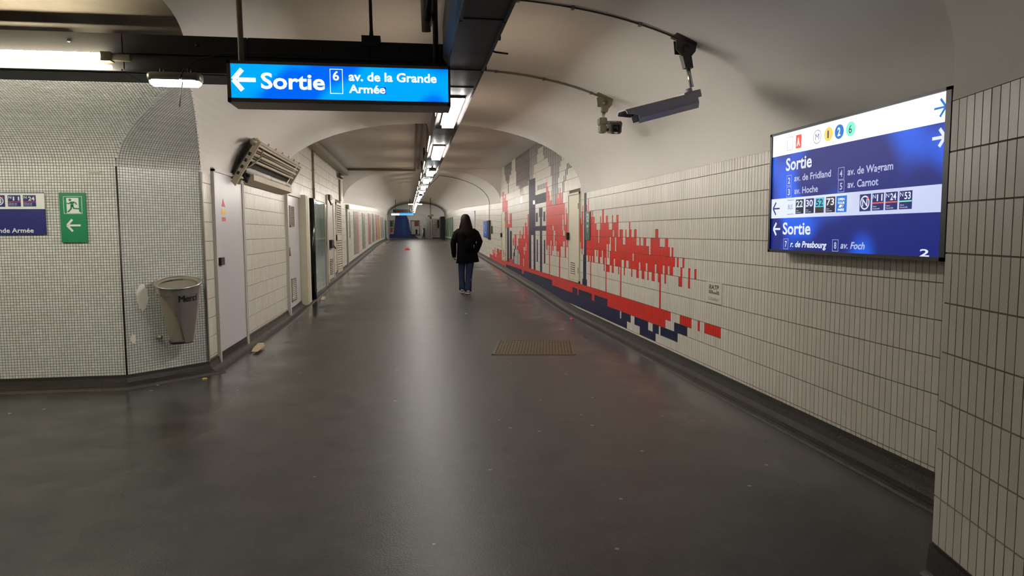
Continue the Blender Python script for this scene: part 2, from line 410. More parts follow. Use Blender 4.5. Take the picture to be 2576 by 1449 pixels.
for o in (B, Cs, D):
    md = A.modifiers.new('u', 'BOOLEAN'); md.operation = 'UNION'; md.object = o; md.solver = 'EXACT'
me = bpy.data.meshes.new_from_object(A.evaluated_get(bpy.context.evaluated_depsgraph_get()))
for o in (A, B, Cs, D): bpy.data.objects.remove(o)
bm = bmesh.new(); bm.from_mesh(me)
bmesh.ops.bisect_plane(bm, geom=bm.verts[:]+bm.edges[:]+bm.faces[:], plane_co=(0, 0, SPR-.004), plane_no=(0, 0, 1), clear_inner=True)
kill = [f for f in bm.faces if all(abs(v.co.y-YA) < 1e-3 for v in f.verts)]
bmesh.ops.delete(bm, geom=kill, context='FACES')
bm.to_mesh(me); bm.free()
me.polygons.foreach_set('use_smooth', [True]*len(me.polygons)); me.set_sharp_from_angle(angle=math.radians(24))
me.name = 'ceiling'
o = bpy.data.objects.new('ceiling', me); COL.objects.link(o); o['kind'] = 'structure'; WL[o.name] = Vector((0, 0, 0))

# flat ceiling of the middle bay, far vault and the arched spandrels
mb = MB(); mb.box(XL-.3, XR+.3, YA, YB, ZC, ZC+.1); struct(mb, 'ceiling_2', 'plaster')
def far_prof(y):
    return [(CX+a, 2.03+zf(y)+b) for a, b in arc(HW, 1.05, 2.15, 40)]
ys = [YB+i*(YE-YB)/40 for i in range(41)]
mb = MB(); n = 41
vs = [(a, y, b) for y in ys for a, b in far_prof(y)]
mb.add(vs, [(j*n+i, j*n+i+1, (j+1)*n+i+1, (j+1)*n+i) for j in range(40) for i in range(n-1)], 0, True)
struct(mb, 'ceiling_3', 'plaster')
def spandrel(name, y, pr, top, mname='plaster'):
    mb = MB()
    vs = [(a, y, b) for a, b in pr]+[(a, y, top) for a, b in pr]; k = len(pr)
    mb.add(vs, [(i, i+1, k+i+1, k+i) for i in range(k-1)])
    struct(mb, name, mname)
spandrel('wall_arch_near', YA+.001, [(CX+a, SPR+b) for a, b in arc(HW, RISE)], ZC)
spandrel('wall_arch_far', YB, far_prof(YB), ZC+.09)
spandrel('wall_arch_end', YE, far_prof(YE), 4.4)

# floor
mb = MB(); xs = [-9, XL, XR, 5]; ysf = [-5]+[a for a, b in _ZF if -5 < a < 70]+[70]
mb.add([(x, y, zf(y)) for y in ysf for x in xs], [(j*4+i, j*4+i+1, j*4+4+i+1, j*4+4+i) for j in range(len(ysf)-1) for i in range(3)])
struct(mb, 'floor', 'floor')

# ---- tiling
MURAL = """R 366 420 15 17;R 366 396 13 15;R 411 417 14 16;R 403 408 13 16;R 430 438 16 17;R 419 420 12 17;R 426 428 13 16;W 389 391 12 14;W 378 381 12 14;W 398 403 13 16;W 408 411 14 15;W 420 431 16 17;R 358 368 -5 1;R 350 358 -4 1;R 343 350 -2 2;R 342 350 1 6;R 326 335 2 6;R 326 342 5 6;R 368 372 5 13;W 355 358 -4 -3;W 339 342 3 5;R 270 316 10 15;R 266 348 15 17;R 270 304 9 10;R 296 299 7 9;R 270 293 8 9;R 270 288 6 8;R 278 282 5 6;R 270 274 3 6;R 319 323 9 11;R 310 317 8 11;W 293 295 8 9;W 282 285 6 9;W 273 274 6 8;W 282 286 11 12;W 283 285 12 13;W 286 288 14 16;W 278 280 10 12;W 304 310 10 11;N 338 347 6 16;N 327 335 7 15;N 298 322 13 16;N 301 319 12 14;N 307 316 11 12;W 316 319 14 16;W 312 315 12 16;W 309 312 11 16;W 306 308 12 16;W 303 305 12 16;W 299 302 13 16;N 253 270 -5 1;N 253 270 -2 16;N 228 253 -1 1;W 258 264 8 16;W 259 263 8 9;N 236 244 2 4;N 237 242 3 16;N 247 252 3 5;N 230 234 3 5;N 228 253 6 7;N 247 250 9 14;N 230 233 9 14;R 196 228 0 10;R 188 196 2 10;R 227 228 -2 0;R 221 224 -1 0;R 216 218 -1 0;R 196 203 0 1;R 201 202 0 1;R 197 198 0 1;W 196 197 4 6;W 195 197 5 7;W 193 196 7 8;W 191 193 2 4;W 187 190 3 4;W 187 191 2 3;W 191 193 4 6;W 187 188 2 10;W 213 215 6 7;W 210 213 7 8;W 211 213 8 10;W 208 209 9 10;W 217 219 9 10;W 193 196 9 10;W 218 220 0 1;W 204 206 0 1;W 196 198 0 1;W 190 191 8 10;R 226 228 10 11;R 224 225 10 12;R 220 222 10 17;R 216 218 10 12;R 213 215 10 11;R 200 208 10 11;R 206 207 11 12;R 201 203 11 17;R 200 201 11 12;R 191 193 10 12;S 205 217 -10 0;S 210 217 -1 1;S 210 214 0 2;S 217 219 -10 -4;S 219 223 -11 -6;S 223 225 -11 -7;S 225 233 -11 -8;S 233 235 -12 -9;S 234 246 -12 -11;S 246 249 -13 -8;S 203 205 -9 -3;S 201 202 -9 -5;S 199 200 -8 -6;S 197 198 -8 -7;S 249 267 -13 -8;S 256 267 -8 -6;S 258 267 -6 -5;S 181 188 -7 -4;S 229 249 -3 -2;S 209 215 -1 2;N 189 190 -5 -3;N 191 192 -4 -2;N 194 195 -3 0;N 196 197 -2 1;D 267 310 -13 -5;D 272 301 -5 -4;D 287 297 -4 -2;D 290 296 -2 0;D 306 313 -13 -9;D 326 357 -13 -10;D 329 353 -10 -9;D 335 352 -9 -8;D 336 347 -8 -7;D 339 342 -7 -4;D 254 259 0 1;K 329 348 -12 -11;R 226 228 -3 0;R 224 227 -2 0;R 203 204 -1 1;R 200 201 -1 1;R 205 209 0 1;W 238 246 -11 -10;W 236 248 -10 -9;W 233 249 -9 -8;N 163 164 -1 3;N 162 165 -2 11;N 162 166 11 15;N 161 167 15 16;R 152 157 5 6;R 156 157 4 5;R 154 155 4 5;R 159 160 2 4;R 161 162 3 4;R 166 167 3 4;R 166 168 4 6;R 169 170 5 6;R 145 146 5 6;R 142 144 4 6;R 138 140 5 6;R 133 134 5 6;R 128 130 5 6;R 166 170 6 10;R 128 162 6 8;R 124 127 7 8;R 121 122 7 8;R 118 119 6 8;R 117 118 7 8;R 113 115 7 8;R 98 100 7 8;R 97 162 8 12;R 167 168 10 11;W 146 150 6 7;W 147 148 7 9;W 134 137 6 7;W 132 133 7 8;W 169 170 9 10;W 135 137 9 10;W 135 136 8 10;W 138 139 9 12;W 130 131 8 10;W 122 124 8 9;W 111 113 8 9;W 108 110 8 9;W 104 106 8 9;W 103 104 8 10;W 160 162 11 12;W 157 158 11 12;W 154 155 11 12;W 150 152 10 12;W 148 151 11 12;W 148 149 10 12;W 143 146 11 12;W 143 144 10 11;W 140 141 11 12;W 136 138 11 12;W 136 137 10 12;W 131 132 11 12;W 123 125 11 12;W 119 121 11 12;W 115 116 10 11;W 110 111 11 12;W 105 106 11 12;W 99 100 11 12;R 156 157 12 16;R 141 142 12 13;R 139 140 12 16;R 136 139 12 13;R 132 134 12 13;R 127 128 12 13;R 125 126 12 16;R 122 123 12 13;R 116 117 12 13;R 111 113 12 13;R 107 109 12 13;R 104 105 12 13;R 100 102 12 13;R 98 100 7 8;R 98 102 8 10;R 91 98 9 10;R 92 94 8 9;R 89 90 9 10;R 88 102 10 11;R 86 87 10 11;R 83 84 10 11;R 89 102 11 12;R 84 85 11 12;R 80 81 11 12;R 77 78 11 12;R 100 102 12 13;R 96 98 12 13;R 96 97 13 16;R 93 94 12 13;R 84 86 12 13;R 80 81 12 13;R 90 102 16 17;R 93 102 17 18;R 79 85 16 17;R 75 76 16 17;R 66 73 16 17;W 99 100 11 12;W 94 95 11 12;W 91 92 11 12;R 100 348 16 18;R 310 439 16 21;N 117 305 18 20;N 292 352 17 20;N 216 286 17 18;N 174 181 17 18;N 155 172 17 18;N 138 152 17 18;W 125 126 18 19;W 117 120 19 20;W 114 117 18 19;N 97 114 18 19;N 99 110 19 20;N 93 96 18 19;W 101 104 18 19;N 81 88 17 18;N 86 96 18 19;W 96 97 18 20"""
mur = {}
for t in MURAL.split(';'):
    c, i0, i1, r0, r1 = t.split(); i0, i1, r0, r1 = map(int, (i0, i1, r0, r1))
    for i in range(i0, i1):
        for r in range(r0, r1):
            mur[(i, r)] = c if c != 'S' else ('N' if i % 2 else 'W')
CI = {'R': 3, 'N': 4, 'D': 5, 'K': 6}
TM = ['tile_a', 'tile_b', 'tile_c', 'tile_red', 'tile_navy', 'tile_dark', 'tile_green']
rng = random.Random(3)
def tile_box(mb, F, u0, u1, va0, vb0, va1, vb1, mi, d=.006, g=.0022, gh=.0032):
    """tile between u0..u1; bottom va0/vb0 at the two sides, top va1/vb1"""
    t = [rng.uniform(-.0003, .0003) for _ in range(2)]
    u0 += g; u1 -= g; va0 += gh; vb0 += gh; va1 -= gh; vb1 -= gh
    w = d
    p = [F(u0, va0, 0), F(u1, vb0, 0), F(u1, vb1, 0), F(u0, va1, 0), F(u0, va0, w+t[0]), F(u1, vb0, w-t[0]), F(u1, vb1, w-t[0]+t[1]), F(u0, va1, w+t[0]+t[1])]
    mb.add(p, [(4, 5, 6, 7), (0, 1, 5, 4), (1, 2, 6, 5), (2, 3, 7, 6), (3, 0, 4, 7)], mi)
_tm = {}
def tile_obj(parent, F, u, r, mi, key):
    """one tile as an object of its own (mesh data shared between alike tiles)"""
    k = (key, mi, rng.randrange(3))
    if k not in _tm:
        m = MB(); O = F(0, 0, 0)
        G = lambda a, b, c: F(a, b, c)-O
        tile_box(m, G, 0, TW, 0, 0, PIT, PIT, 0)
        me = bpy.data.meshes.new('tile'); me.from_pydata([tuple(v) for v in m.v], [], m.f); me.materials.append(M[TM[mi]]); _tm[k] = me
    ob = bpy.data.objects.new('tile', _tm[k]); COL.objects.link(ob); ob.parent = parent
    ob.location = F(u, zr(r+1), 0)-WL[parent.name]
def tiling(parent, F, u0, u1, ycol, color, zlo, zhi, holes=(), shear=lambda u: 0, width=TW, indiv=None, key='k'):
    """ycol(i) gives the mural column of tile i; colours may change at half a course"""
    mb = MB(); n = int(round((u1-u0)/width)); cnt = 0
    for i in range(n):
        a, b = u0+i*width, min(u1, u0+(i+1)*width); um = (a+b)/2
        lo, hi = zlo(um), zhi(um); sa, sb = shear(a), shear(b)
        for r in range(-8, 11):
            zt, zb = zr(r), zr(r+1); s = (sa+sb)/2
            if zt+s <= lo+.012 or zb+s >= hi-.012: continue
            zm = (zt+zb)/2+s
            if any(h[0] <= um <= h[1] and h[2] <= zm <= h[3] for h in holes): continue
            full = zb+s >= lo-1e-4 and zt+s <= hi+1e-4
            ch, cl = color(ycol(i), 2*r), color(ycol(i), 2*r+1)
            base = rng.choice((0, 0, 1, 2))
            def ci(c): return CI.get(c, base)
            if indiv and full and ci(ch) == ci(cl) and cnt < 300 and indiv(um, r):
                tile_obj(parent, F, a, r, ci(ch), key); cnt += 1; continue
            cut = []
            if ci(ch) == ci(cl): cut = [(zb, zt, ci(ch))]
            else: cut = [((zb+zt)/2, zt, ci(ch)), (zb, (zb+zt)/2, ci(cl))]
            for q0, q1, mi in cut:
                p0, p1 = max(q0+s, lo)-s, min(q1+s, hi)-s
                if p1-p0 < .008: continue
                tile_box(mb, F, a, b, p0+sa, p0+sb, p1+sa, p1+sb, mi)
    mb.build('tiling', TM, parent, kind='stuff')
cmur = lambda i, r: mur.get((i, r), 'W')
cwhite = lambda i, r: 'W'

# right wall of the corridor (frame: u = world y, seen from the room)
FR = lambda u, v, w: Vector((XR-w, u, v))
def quad_wall(mb, F, us, zlo, zhi, mi=0, w=0):
    vs = []
    for u in us: vs += [F(u, zlo(u), w), F(u, zhi(u), w)]
    mb.add(vs, [(2*i, 2*i+2, 2*i+3, 2*i+1) for i in range(len(us)-1)], mi)
us_a = [2.4, 6, YA-.001]; us_b = [YA, 12.2, 13.3, 14.5, 17, 20.4, YB-.001]; us_c = [YB, 24, 28.6, 33, 36, 40, 44, 49, 56, 62]
ztop = lambda u: SPR if u < YA else (ZC if u < YB else 2.03+zf(u))
mb = MB()
for us in (us_a, us_b, us_c): quad_wall(mb, FR, us, zf, ztop)
wall_r = struct(mb, 'wall_right', 'grout')
CAB = [(10.90, 11.70, .55, 2.045), (19.98, 20.78, .53, 1.985)]
zl = lambda u: zf(u)+.122
tiling(wall_r, FR, 2.40, YB, lambda i: i, cmur, zl, ztop, holes=[(a, b, c, d) for a, b, c, d in CAB]+[(5.68, 6.02, .74, .93)], indiv=lambda u, r: 3.25 < u < 4.75, key='r')
shr = lambda u: zf(u)-zf(YB)
tiling(wall_r, FR, YB, 62, lambda i: 376+i*4, cmur, zl, ztop, shear=shr, width=.2)

# end of the right wall behind the pillar
mb = MB(); mb.add([(2.07, 2.41, 0), (XR, 2.405, 0), (XR, 2.405, SPR), (2.07, 2.41, SPR)], [(0, 1, 2, 3)]); struct(mb, 'wall_return', 'tile_a')
# pillar wall close to the camera on the right: u runs from its corner towards the camera
FP = lambda u, v, w: PC-PD*u+PN*w+Vector((0, 0, v))
mb = MB(); quad_wall(mb, FP, [0, 6.4], lambda u: 0, lambda u: SPR)
mb.add([FP(0, 1.893, .005), FP(6.4, 1.893, .005), FP(6.4, SPR, .001), FP(0, SPR, .001)], [(0, 1, 2, 3)], 1)
wall_p = struct(mb, 'wall_pillar', ['grout', 'plaster'])
_Z1 = Z1
Z1 = 1.893; 
tiling(wall_p, FP, 0, 2.4, lambda i: i, cwhite, lambda u: .128, lambda u: 1.893, indiv=lambda u, r: u < 1.5, key='p')
Z1 = _Z1
mb = MB(); mb.add([FP(0, 0, .006), FP(6.4, 0, .006), FP(6.4, .13, .006), FP(0, .13, .006)], [(0, 1, 2, 3)])
mb.strip([(.0, .128), (.016, .126), (.024, .02), (.05, 0.001)], lambda p, y: FP(y, p[1], p[0]), [0, 3, 6.4]); struct(mb, 'baseboard_pillar', 'skirting')

# left wall of the corridor
FL = lambda u, v, w: Vector((XL+w, u, v))
mb = MB()
for us in ([7.22, 9, YA-.001], us_b, us_c[:-1]): quad_wall(mb, FL, us, zf, ztop)
wall_l = struct(mb, 'wall_left', 'grout')
LH = [(7.54, 8.78, .0, 2.1), (11.62, 13.75, .0, 2.10), (13.78, 15.7, .1, 2.05), (17.0, 18.2, .0, 2.16), (19.0, 20.4, .2, 2.22)]
tiling(wall_l, FL, 7.22, YB, lambda i: i, cwhite, zl, ztop, holes=LH)
tiling(wall_l, FL, YB, 56, lambda i: i, cwhite, zl, lambda u: 2.03+zf(u), shear=shr, width=.2)

# mosaic walls: the wall facing the camera and the chamfer, with their vaulted tops
FM = lambda u, v, w: Vector((u, YM-w, v))
FC = lambda u, v, w: C1+Vector((.70711, .70711, 0))*u+CHN*w+Vector((0, 0, v))
CL = (C2-C1).length
mb = MB(); quad_wall(mb, FM, [-9, C1.x], lambda u: 0, lambda u: SPR); wall_m = struct(mb, 'wall_mosaic', 'grout_mosaic')
mb = MB(); quad_wall(mb, FC, [0, CL], lambda u: 0, lambda u: SPR); wall_c = struct(mb, 'wall_chamfer', 'grout_mosaic')
MM = ['mosaic_a', 'mosaic_b', 'mosaic_c']; mp = .0248
def mtile(mb, P, u, mi):
    """P(a,b,w) in tile units"""
    g, d = .07, .0022
    t = rng.uniform(-.0004, .0004)
    p = [P(g, g, 0), P(1-g, g, 0), P(1-g, 1-g, 0), P(g, 1-g, 0), P(g+.04, g+.04, d+t), P(1-g-.04, g+.04, d-t), P(1-g-.04, 1-g-.04, d-t), P(g+.04, 1-g-.04, d+t)]
    mb.add(p, [(4, 5, 6, 7), (0, 1, 5, 4), (1, 2, 6, 5), (2, 3, 7, 6), (3, 0, 4, 7)], mi)
def mosaic_flat(F, u0, u1, parent):
    mb = MB(); n = int((u1-u0)/mp)
    du = (u1-u0)/n; nr = 77; dv = (SPR-.10)/nr
    for i in range(n):
        for j in range(nr):
            a, b = u0+i*du, .10+j*dv
            mtile(mb, lambda x, y, w: F(a+x*du, b+y*dv, w), 0, rng.choice((0, 0, 1, 2)))
    mb.build('mosaic', MM, parent, kind='stuff')
mosaic_flat(FM, -4.6, C1.x, wall_m); mosaic_flat(FC, 0, CL, wall_c)
# rows up the curved part, spaced evenly along the arc
def arcrows(scale, smax):
    out = []; t = 0; last = (0.0, 0.0); out.append((0., 0.)); acc = 0
    N = 4000
    for k in range(1, N):
        th = PI/2*k/N; s = CA*scale*(1-math.cos(th)); z = CR*math.sin(th)
        acc += math.hypot(s-last[0], z-last[1]); last = (s, z)
        if acc >= mp: out.append((s, z)); acc = 0
        if s > smax: break
    return out
def mosaic_vault(F, rows, u0, u1, parent, inside):
    mb = MB()
    n = int((u1-u0)/mp)
    for j in range(len(rows)-1):
        (s0, z0), (s1, z1) = rows[j], rows[j+1]
        l = math.hypot(s1-s0, z1-z0); ns, nz = (z1-z0)/l, -(s1-s0)/l
        for i in range(n):
            a = u0+i*mp
            c = F(a+mp/2, SPR+(z0+z1)/2, (s0+s1)/2)
            if not inside(c): continue
            mtile(mb, lambda x, y, w: F(a+x*mp, SPR+z0+(z1-z0)*y+nz*w, s0+(s1-s0)*y+ns*w), 0, rng.choice((0, 0, 1, 2)))
    mb.build('mosaic', MM, parent, kind='stuff')
ins_m = lambda c: max(zch(c.x, c.y), zcorr(c.x)) < c.z+.004
ins_c = lambda c: max(zcross(c.y), zcorr(c.x)) < c.z+.004
mosaic_vault(FM, arcrows(1, 1.5), -4.6, -.4, wall_m, ins_m)
mosaic_vault(FC, arcrows(1.41421, 1.6), -.2, CL+.2, wall_c, ins_c)
# joint strips at the corners
mb = MB(); mb.tube([C1+Vector((0, -.002, .1)), C1+Vector((0, -.002, SPR))], .008, 6); struct(mb, 'trim_1', 'skirting')
mb = MB(); mb.box(C2.x-.002, C2.x+.012, C2.y-.022, C2.y+.006, .1, SPR); struct(mb, 'trim_2', 'grey_metal')

# unseen shell that closes the junction
mb = MB(); mb.add([(XL, -4.2, 0), (XL, 1.86, 0), (XL, 1.86, 2.1), (XL, -4.2, 2.1)], [(0, 1, 2, 3)])
mb.add([(-9, 1.86, 0), (XL, 1.86, 0), (XL, 1.86, 2.1), (-9, 1.86, 2.1)], [(0, 1, 2, 3)]); struct(mb, 'wall_junction', 'tile_a')
mb = MB(); mb.add([(-9, 1.86, 0), (-9, YM, 0), (-9, YM, 2.9), (-9, 1.86, 2.9)], [(0, 1, 2, 3)]); struct(mb, 'wall_far_left', 'tile_a')
mb = MB(); mb.add([(-4, -3.9, 0), (3, -3.9, 0), (3, -3.9, 3.2), (-4, -3.9, 3.2)], [(0, 1, 2, 3)]); struct(mb, 'wall_back', 'tile_a')

# skirting with its gutter
def skirt(name, path, mname, prof, ys=None, flip=1):
    """path: list of (x,y); room lies to flip side of the walking direction (flip=1: right)"""
    P = [Vector((a, b)) for a, b in path]; nn = []
    for i in range(len(P)):
        ns = []
        if i > 0: d = (P[i]-P[i-1]).normalized(); ns.append(Vector((d.y, -d.x))*flip)
        if i < len(P)-1: d = (P[i+1]-P[i]).normalized(); ns.append(Vector((d.y, -d.x))*flip)
        if len(ns) == 2:
            b = (ns[0]+ns[1]).normalized(); nn.append(b/b.dot(ns[0]))
        else: nn.append(ns[0])
    mb = MB()
    mb.strip(prof, lambda p, k: Vector((P[k].x+nn[k].x*p[0], P[k].y+nn[k].y*p[0], zf(P[k].y)+p[1])), range(len(P)))
    return struct(mb, name, mname)
prof_s = [(0, .124), (.014, .122), (.018, .09), (.03, .04), (.07, .012), (.12, .003)]
prof_g = [(.118, .0), (.125, .014), (.15, .018), (.175, .012), (.185, .0)]
def dens(pts, st=.35):
    out = []
    for (a, b), (c, d) in zip(pts, pts[1:]):
        n = max(1, int(math.hypot(c-a, d-b)/st))
        out += [(a+(c-a)*k/n, b+(d-b)*k/n) for k in range(n)]
    return out+[pts[-1]]
lpath = [(-9, YM), (C1.x, C1.y), (C2.x, C2.y), (XL, 9), (XL, 20)]+[(XL, y) for y in (24, 28.6, 33, 36, 40, 44, 49, 56)]
lp = [(-9, YM), (C1.x, C1.y), (C2.x, C2.y)]+[(XL, y) for y in (8, 11, 12.2, 13.3, 14.5, 17, 20.4, 24, 28.6, 33, 36, 40, 44, 49, 56)]
rp = [(XR, y) for y in (2.41, 6, 11, 12.2, 13.3, 14.5, 17, 20.4, 24, 28.6, 33, 36, 40, 44, 49, 56, 62)]
skirt('baseboard_left', lp, 'skirting', [(a, b*.82) for a, b in prof_s])
skirt('baseboard_right', rp, 'skirting', prof_s, flip=-1)
def wob(path): return [(x+rng.uniform(-.008, .008), y) for x, y in path]
skirt('trim_3', lp, 'crust', prof_g)
skirt('trim_4', wob(dens(rp[:12], .3)), 'crust', prof_g, flip=-1)

# the hall at the far end
z8 = .8
mb = MB(); mb.add([(-6, 64, z8), (5, 64, z8), (5, 64, 4.4), (-6, 64, 4.4)], [(0, 1, 2, 3)])
wall_e = struct(mb, 'wall_end', 'plaster')
FE = lambda u, v, w: Vector((u, 64-w, v))
m2 = MB()   # blue painted flank
pts = [(-2.3, z8)]+[(-1.75+.12*math.sin(k*.9), z8+.3+k*.3) for k in range(0)]
m2.prism([(-2.2, .85), (-2.2, 1.15), (-1.75, 1.45), (-1.6, 2.95), (-.62, 3.0), (-.42, 2.5), (-.28, 1.5), (.1, 1.1), (.45, .85)], FE, 0, .02, 0)
m2.fbox(FE, -1.0, -.72, 1.1, 2.6, .02, .024, 1)
m2.build('painted_panel', ['mural_blue', 'mural_teal'], wall_e)
mb = MB(); mb.box(-6, 5, YE, 64, 4.0, 4.1); struct(mb, 'ceiling_4', 'plaster')
mb = MB(); mb.add([(-6, 56, z8), (-6, 64, z8), (-6, 64, 4.2), (-6, 56, 4.2), (5, 60, z8), (5, 64, z8), (5, 64, 4.2), (5, 60, 4.2)], [(0, 1, 2, 3), (4, 5, 6, 7)]); struct(mb, 'wall_hall', 'plaster')
mb = MB()
for k in range(2):
    mb.strip([(0, 0), (.07, 0)], lambda p, t: Vector((1.45-k*.25+p[0]-(.0 if t < 8 else 1.4*(1-math.cos((t-8)/10*PI/2))), 63.9-k*.15, z8+(t*.2 if t < 8 else 1.6+.75*math.sin((t-8)/10*PI/2)))), range(19), 0, True)
mb.build('arch_rib', 'white_paint', wall_e)
mb = MB(); mb.box(XL-.25, XL+.03, 55.9, 56.25, z8, 2.9); struct(mb, 'trim_5', 'white_paint')
for x in (-4.2, .2, 3.4):  # glowing panels added out of view to brighten the far hall
    mb = MB(); mb.box(x-.6, x+.6, 62.0, 62.25, 3.86, 3.93, 0); mb.box(x-.65, x+.65, 61.95, 62.3, 3.93, 4.0, 1)
    o = mb.build('ceiling_light', ['hall_fill_glow', 'grey_metal']); o['label'] = {-4.2: 'left', .2: 'middle', 3.4: 'right'}[x]+' added unseen ceiling light brightening the hall beyond the far arch'; o['category'] = 'ceiling light'; o['group'] = 'added hall ceiling lights'
# tiled block at the right of the hall
F2 = lambda u, v, w: Vector((u, 62.6-w, v))
mb = MB(); mb.box(1.72, 2.55, 62.6, 64, z8, 2.6); wb = struct(mb, 'wall_block', 'grout')
mb = MB()
for r in range(9):
    for c in range(4): tile_box(mb, F2, 1.72+c*.207, 1.72+(c+1)*.207, z8+.1+r*.19, z8+.1+r*.19, z8+.1+(r+1)*.19, z8+.1+(r+1)*.19, (r+c) % 3, .01, .004, .006)
mb.build('tiling', TM, wb, kind='stuff')
# ================================================================== OVERHEAD
def tcx(y): return .36-.0055*y
def tz(y): return 2.40+.72*zf(y)
ORD = ['nearest', 'second', 'third', 'fourth', 'fifth', 'sixth', 'seventh', 'eighth', 'ninth', 'tenth', 'eleventh', 'twelfth', 'thirteenth', 'fourteenth', 'fifteenth', 'sixteenth', 'seventeenth', 'eighteenth']
FY = [5.78+2.85*k for k in range(18)]
tray = thing('cable_trunking', 'long dark metal trunking running down the middle of the corridor ceiling', 'trunking', (tcx(4), 4, 2.40))
cuts = [.6, 2.0, 3.3, 4.32]+[y-.95 for y in FY[:1]]+[v for y in FY for v in (y+.95,)]
for a, b in zip(cuts, cuts[1:]):
    mb = MB(); h = .21; q = .008
    def sec(y, x0, x1, z0, z1): return [(tcx(y)+x0, y, tz(y)+z0), (tcx(y)+x1, y, tz(y)+z0), (tcx(y)+x1, y, tz(y)+z1), (tcx(y)+x0, y, tz(y)+z1)]
    r0, r1 = sec(a+q, -.105, .105, 0, h), sec(b-q, -.105, .105, 0, h)
    mb.loft([r0, r1], 0, True, False)
    # folded lip along each lower edge and a seam plate
    for s in (-1, 1):
        mb.loft([sec(a+q, s*.105-.008, s*.105+.008, -.012, .03), sec(b-q, s*.105-.008, s*.105+.008, -.012, .03)], 0, True, False)
    mb.loft([sec(a-.01, -.108, .108, -.004, h+.004), sec(a+.004, -.108, .108, -.004, h+.004)], 1, True, False)
    mb.build('trunking_section', ['tray_metal', 'tray_dark'], tray)
mb = MB()   # the flared upper flank close to the camera
mb.hexa([(tcx(1)-.20, .6, 2.46), (tcx(1)-.10, .6, 2.41), (tcx(4)-.10, 4.3, 2.41), (tcx(4)-.14, 4.3, 2.46), (tcx(1)-.20, .6, 2.66), (tcx(1)-.10, .6, 2.66), (tcx(4)-.10, 4.3, 2.66), (tcx(4)-.14, 4.3, 2.66)])
mb.build('side_panel', 'tray_metal', tray)
for (x, y, z) in ((.112, 4.0, .10), (.115, 3.7, .03), (.112, 4.35, .02), (.112, 3.35, .12)):
    mb = MB(); mb.tube([(tcx(y)+x-.02, y, 2.40+z), (tcx(y)+x+.022, y, 2.40+z)], .016, 8); mb.build('bolt', 'tray_dark', tray)
for y in (2.2, 6.9, 9.2, 13, 16, 19):
    top = 3.07 if y < YA else 3.33
    mb = MB(); mb.box(tcx(y)-.02, tcx(y)+.02, y-.02, y+.02, tz(y)+.2, top)
    mb.build('hanger', 'tray_dark', tray)

# fluorescent fittings set into the trunking
def fitting(y, label, grp):
    t = thing('ceiling_light', label, 'ceiling light', (tcx(y), y, tz(y)), grp)
    x, z = tcx(y), tz(y); dz = (tz(y+.6)-tz(y-.6))/2
    def bar(x0, x1, y0, y1, z0, z1, mb, mi=0):
        f = lambda yy: dz*(yy-y)/.6
        mb.hexa([(x+x0, y+y0, z+z0+f(y+y0)), (x+x1, y+y0, z+z0+f(y+y0)), (x+x1, y+y1, z+z0+f(y+y1)), (x+x0, y+y1, z+z0+f(y+y1)),
                 (x+x0, y+y0, z+z1+f(y+y0)), (x+x1, y+y0, z+z1+f(y+y0)), (x+x1, y+y1, z+z1+f(y+y1)), (x+x0, y+y1, z+z1+f(y+y1))], mi)
    mb = MB()
    bar(-.066, -.056, -.64, .64, -.018, .0, mb); bar(.056, .066, -.64, .64, -.018, .0, mb)
    bar(-.066, .066, -.65, -.64, -.018, .0, mb); bar(-.066, .066, .64, .65, -.018, .0, mb)
    mb.build('frame', 'grey_metal', t)
    mb = MB(); bar(-.046, .046, -.63, .63, -.046, -.002, mb); mb.build('diffuser', 'fix_glow', t)
    for s in (-1, 1):
        mb = MB(); bar(s*.049-.003, s*.049+.003, -.63, .63, -.046, -.004, mb); mb.build('side_fill', 'side_fill_glow', t)  # bright strips added on the diffuser sides to light the vault haunches
    for s in (-1, 1):
        mb = MB(); bar(s*.106-.004, s*.106+.004, -.62, .62, .055, .10, mb); mb.build('side_slot', 'slot_glow', t)
    if y < 9:
        for e in (-.63, .59):
            mb = MB(); bar(-.054, .054, e, e+.003, -.050, -.047, mb)
            for k in range(10): bar(-.052+k*.0115, -.049+k*.0115, e, e+.04, -.049, -.046, mb)
            mb.build('grille', 'grey_metal', t, kind='stuff')
    return t
for k, y in enumerate(FY):
    fitting(y, ORD[k]+' fluorescent light from the camera, set in the ceiling trunking', 'lights in the ceiling trunking')

# bulkhead (emergency) lamps
def bulkhead(loc, L, along, label):
    t = thing('emergency_light', label, 'emergency light', loc, 'emergency lamps')
    x, y, z = loc
    def F(a, b, c): return Vector((x+a, y+b, z+c)) if along == 'x' else Vector((x+b, y+a, z+c))
    h = L/2; rr = []
    mb = MB()
    for a, s in ((-h, .8), (-h+.02, 1), (h-.02, 1), (h, .8)):
        rr.append([F(a, s*.055*math.copysign(abs(math.cos(q))**.6, math.cos(q)), .055+s*.03*math.copysign(abs(math.sin(q))**.6, math.sin(q))) for q in [2*PI*i/16 for i in range(16)]])
    mb.loft(rr, 0); mb.build('housing', 'grey_metal', t)
    mb = MB(); rr = []
    for a, s in ((-h+.005, .6), (-h+.025, 1), (h-.025, 1), (h-.005, .6)):
        aa = a
        rr.append([F(aa, s*.048*math.cos(q), .034+s*.034*math.sin(q)-(.0)) for q in [PI+PI*i/10 for i in range(11)]])
    mb.loft(rr, 0); mb.build('diffuser', 'bulk_glow', t)
    mb = MB()
    for a in (-h+.07, h-.07): mb.tube([F(a, 0, .08), F(a, 0, .11)], .012, 8)
    mb.build('clip', 'dark_metal', t)
bulkhead((-1.425, 4.52, 2.295), .30, 'x', 'glowing bulkhead lamp under the cross trunking, left of the hanging exit sign')
bulkhead((tcx(10.5), 10.6, tz(10.6)-.115), .30, 'y', 'large emergency lamp hung below the trunking after the second ceiling light')
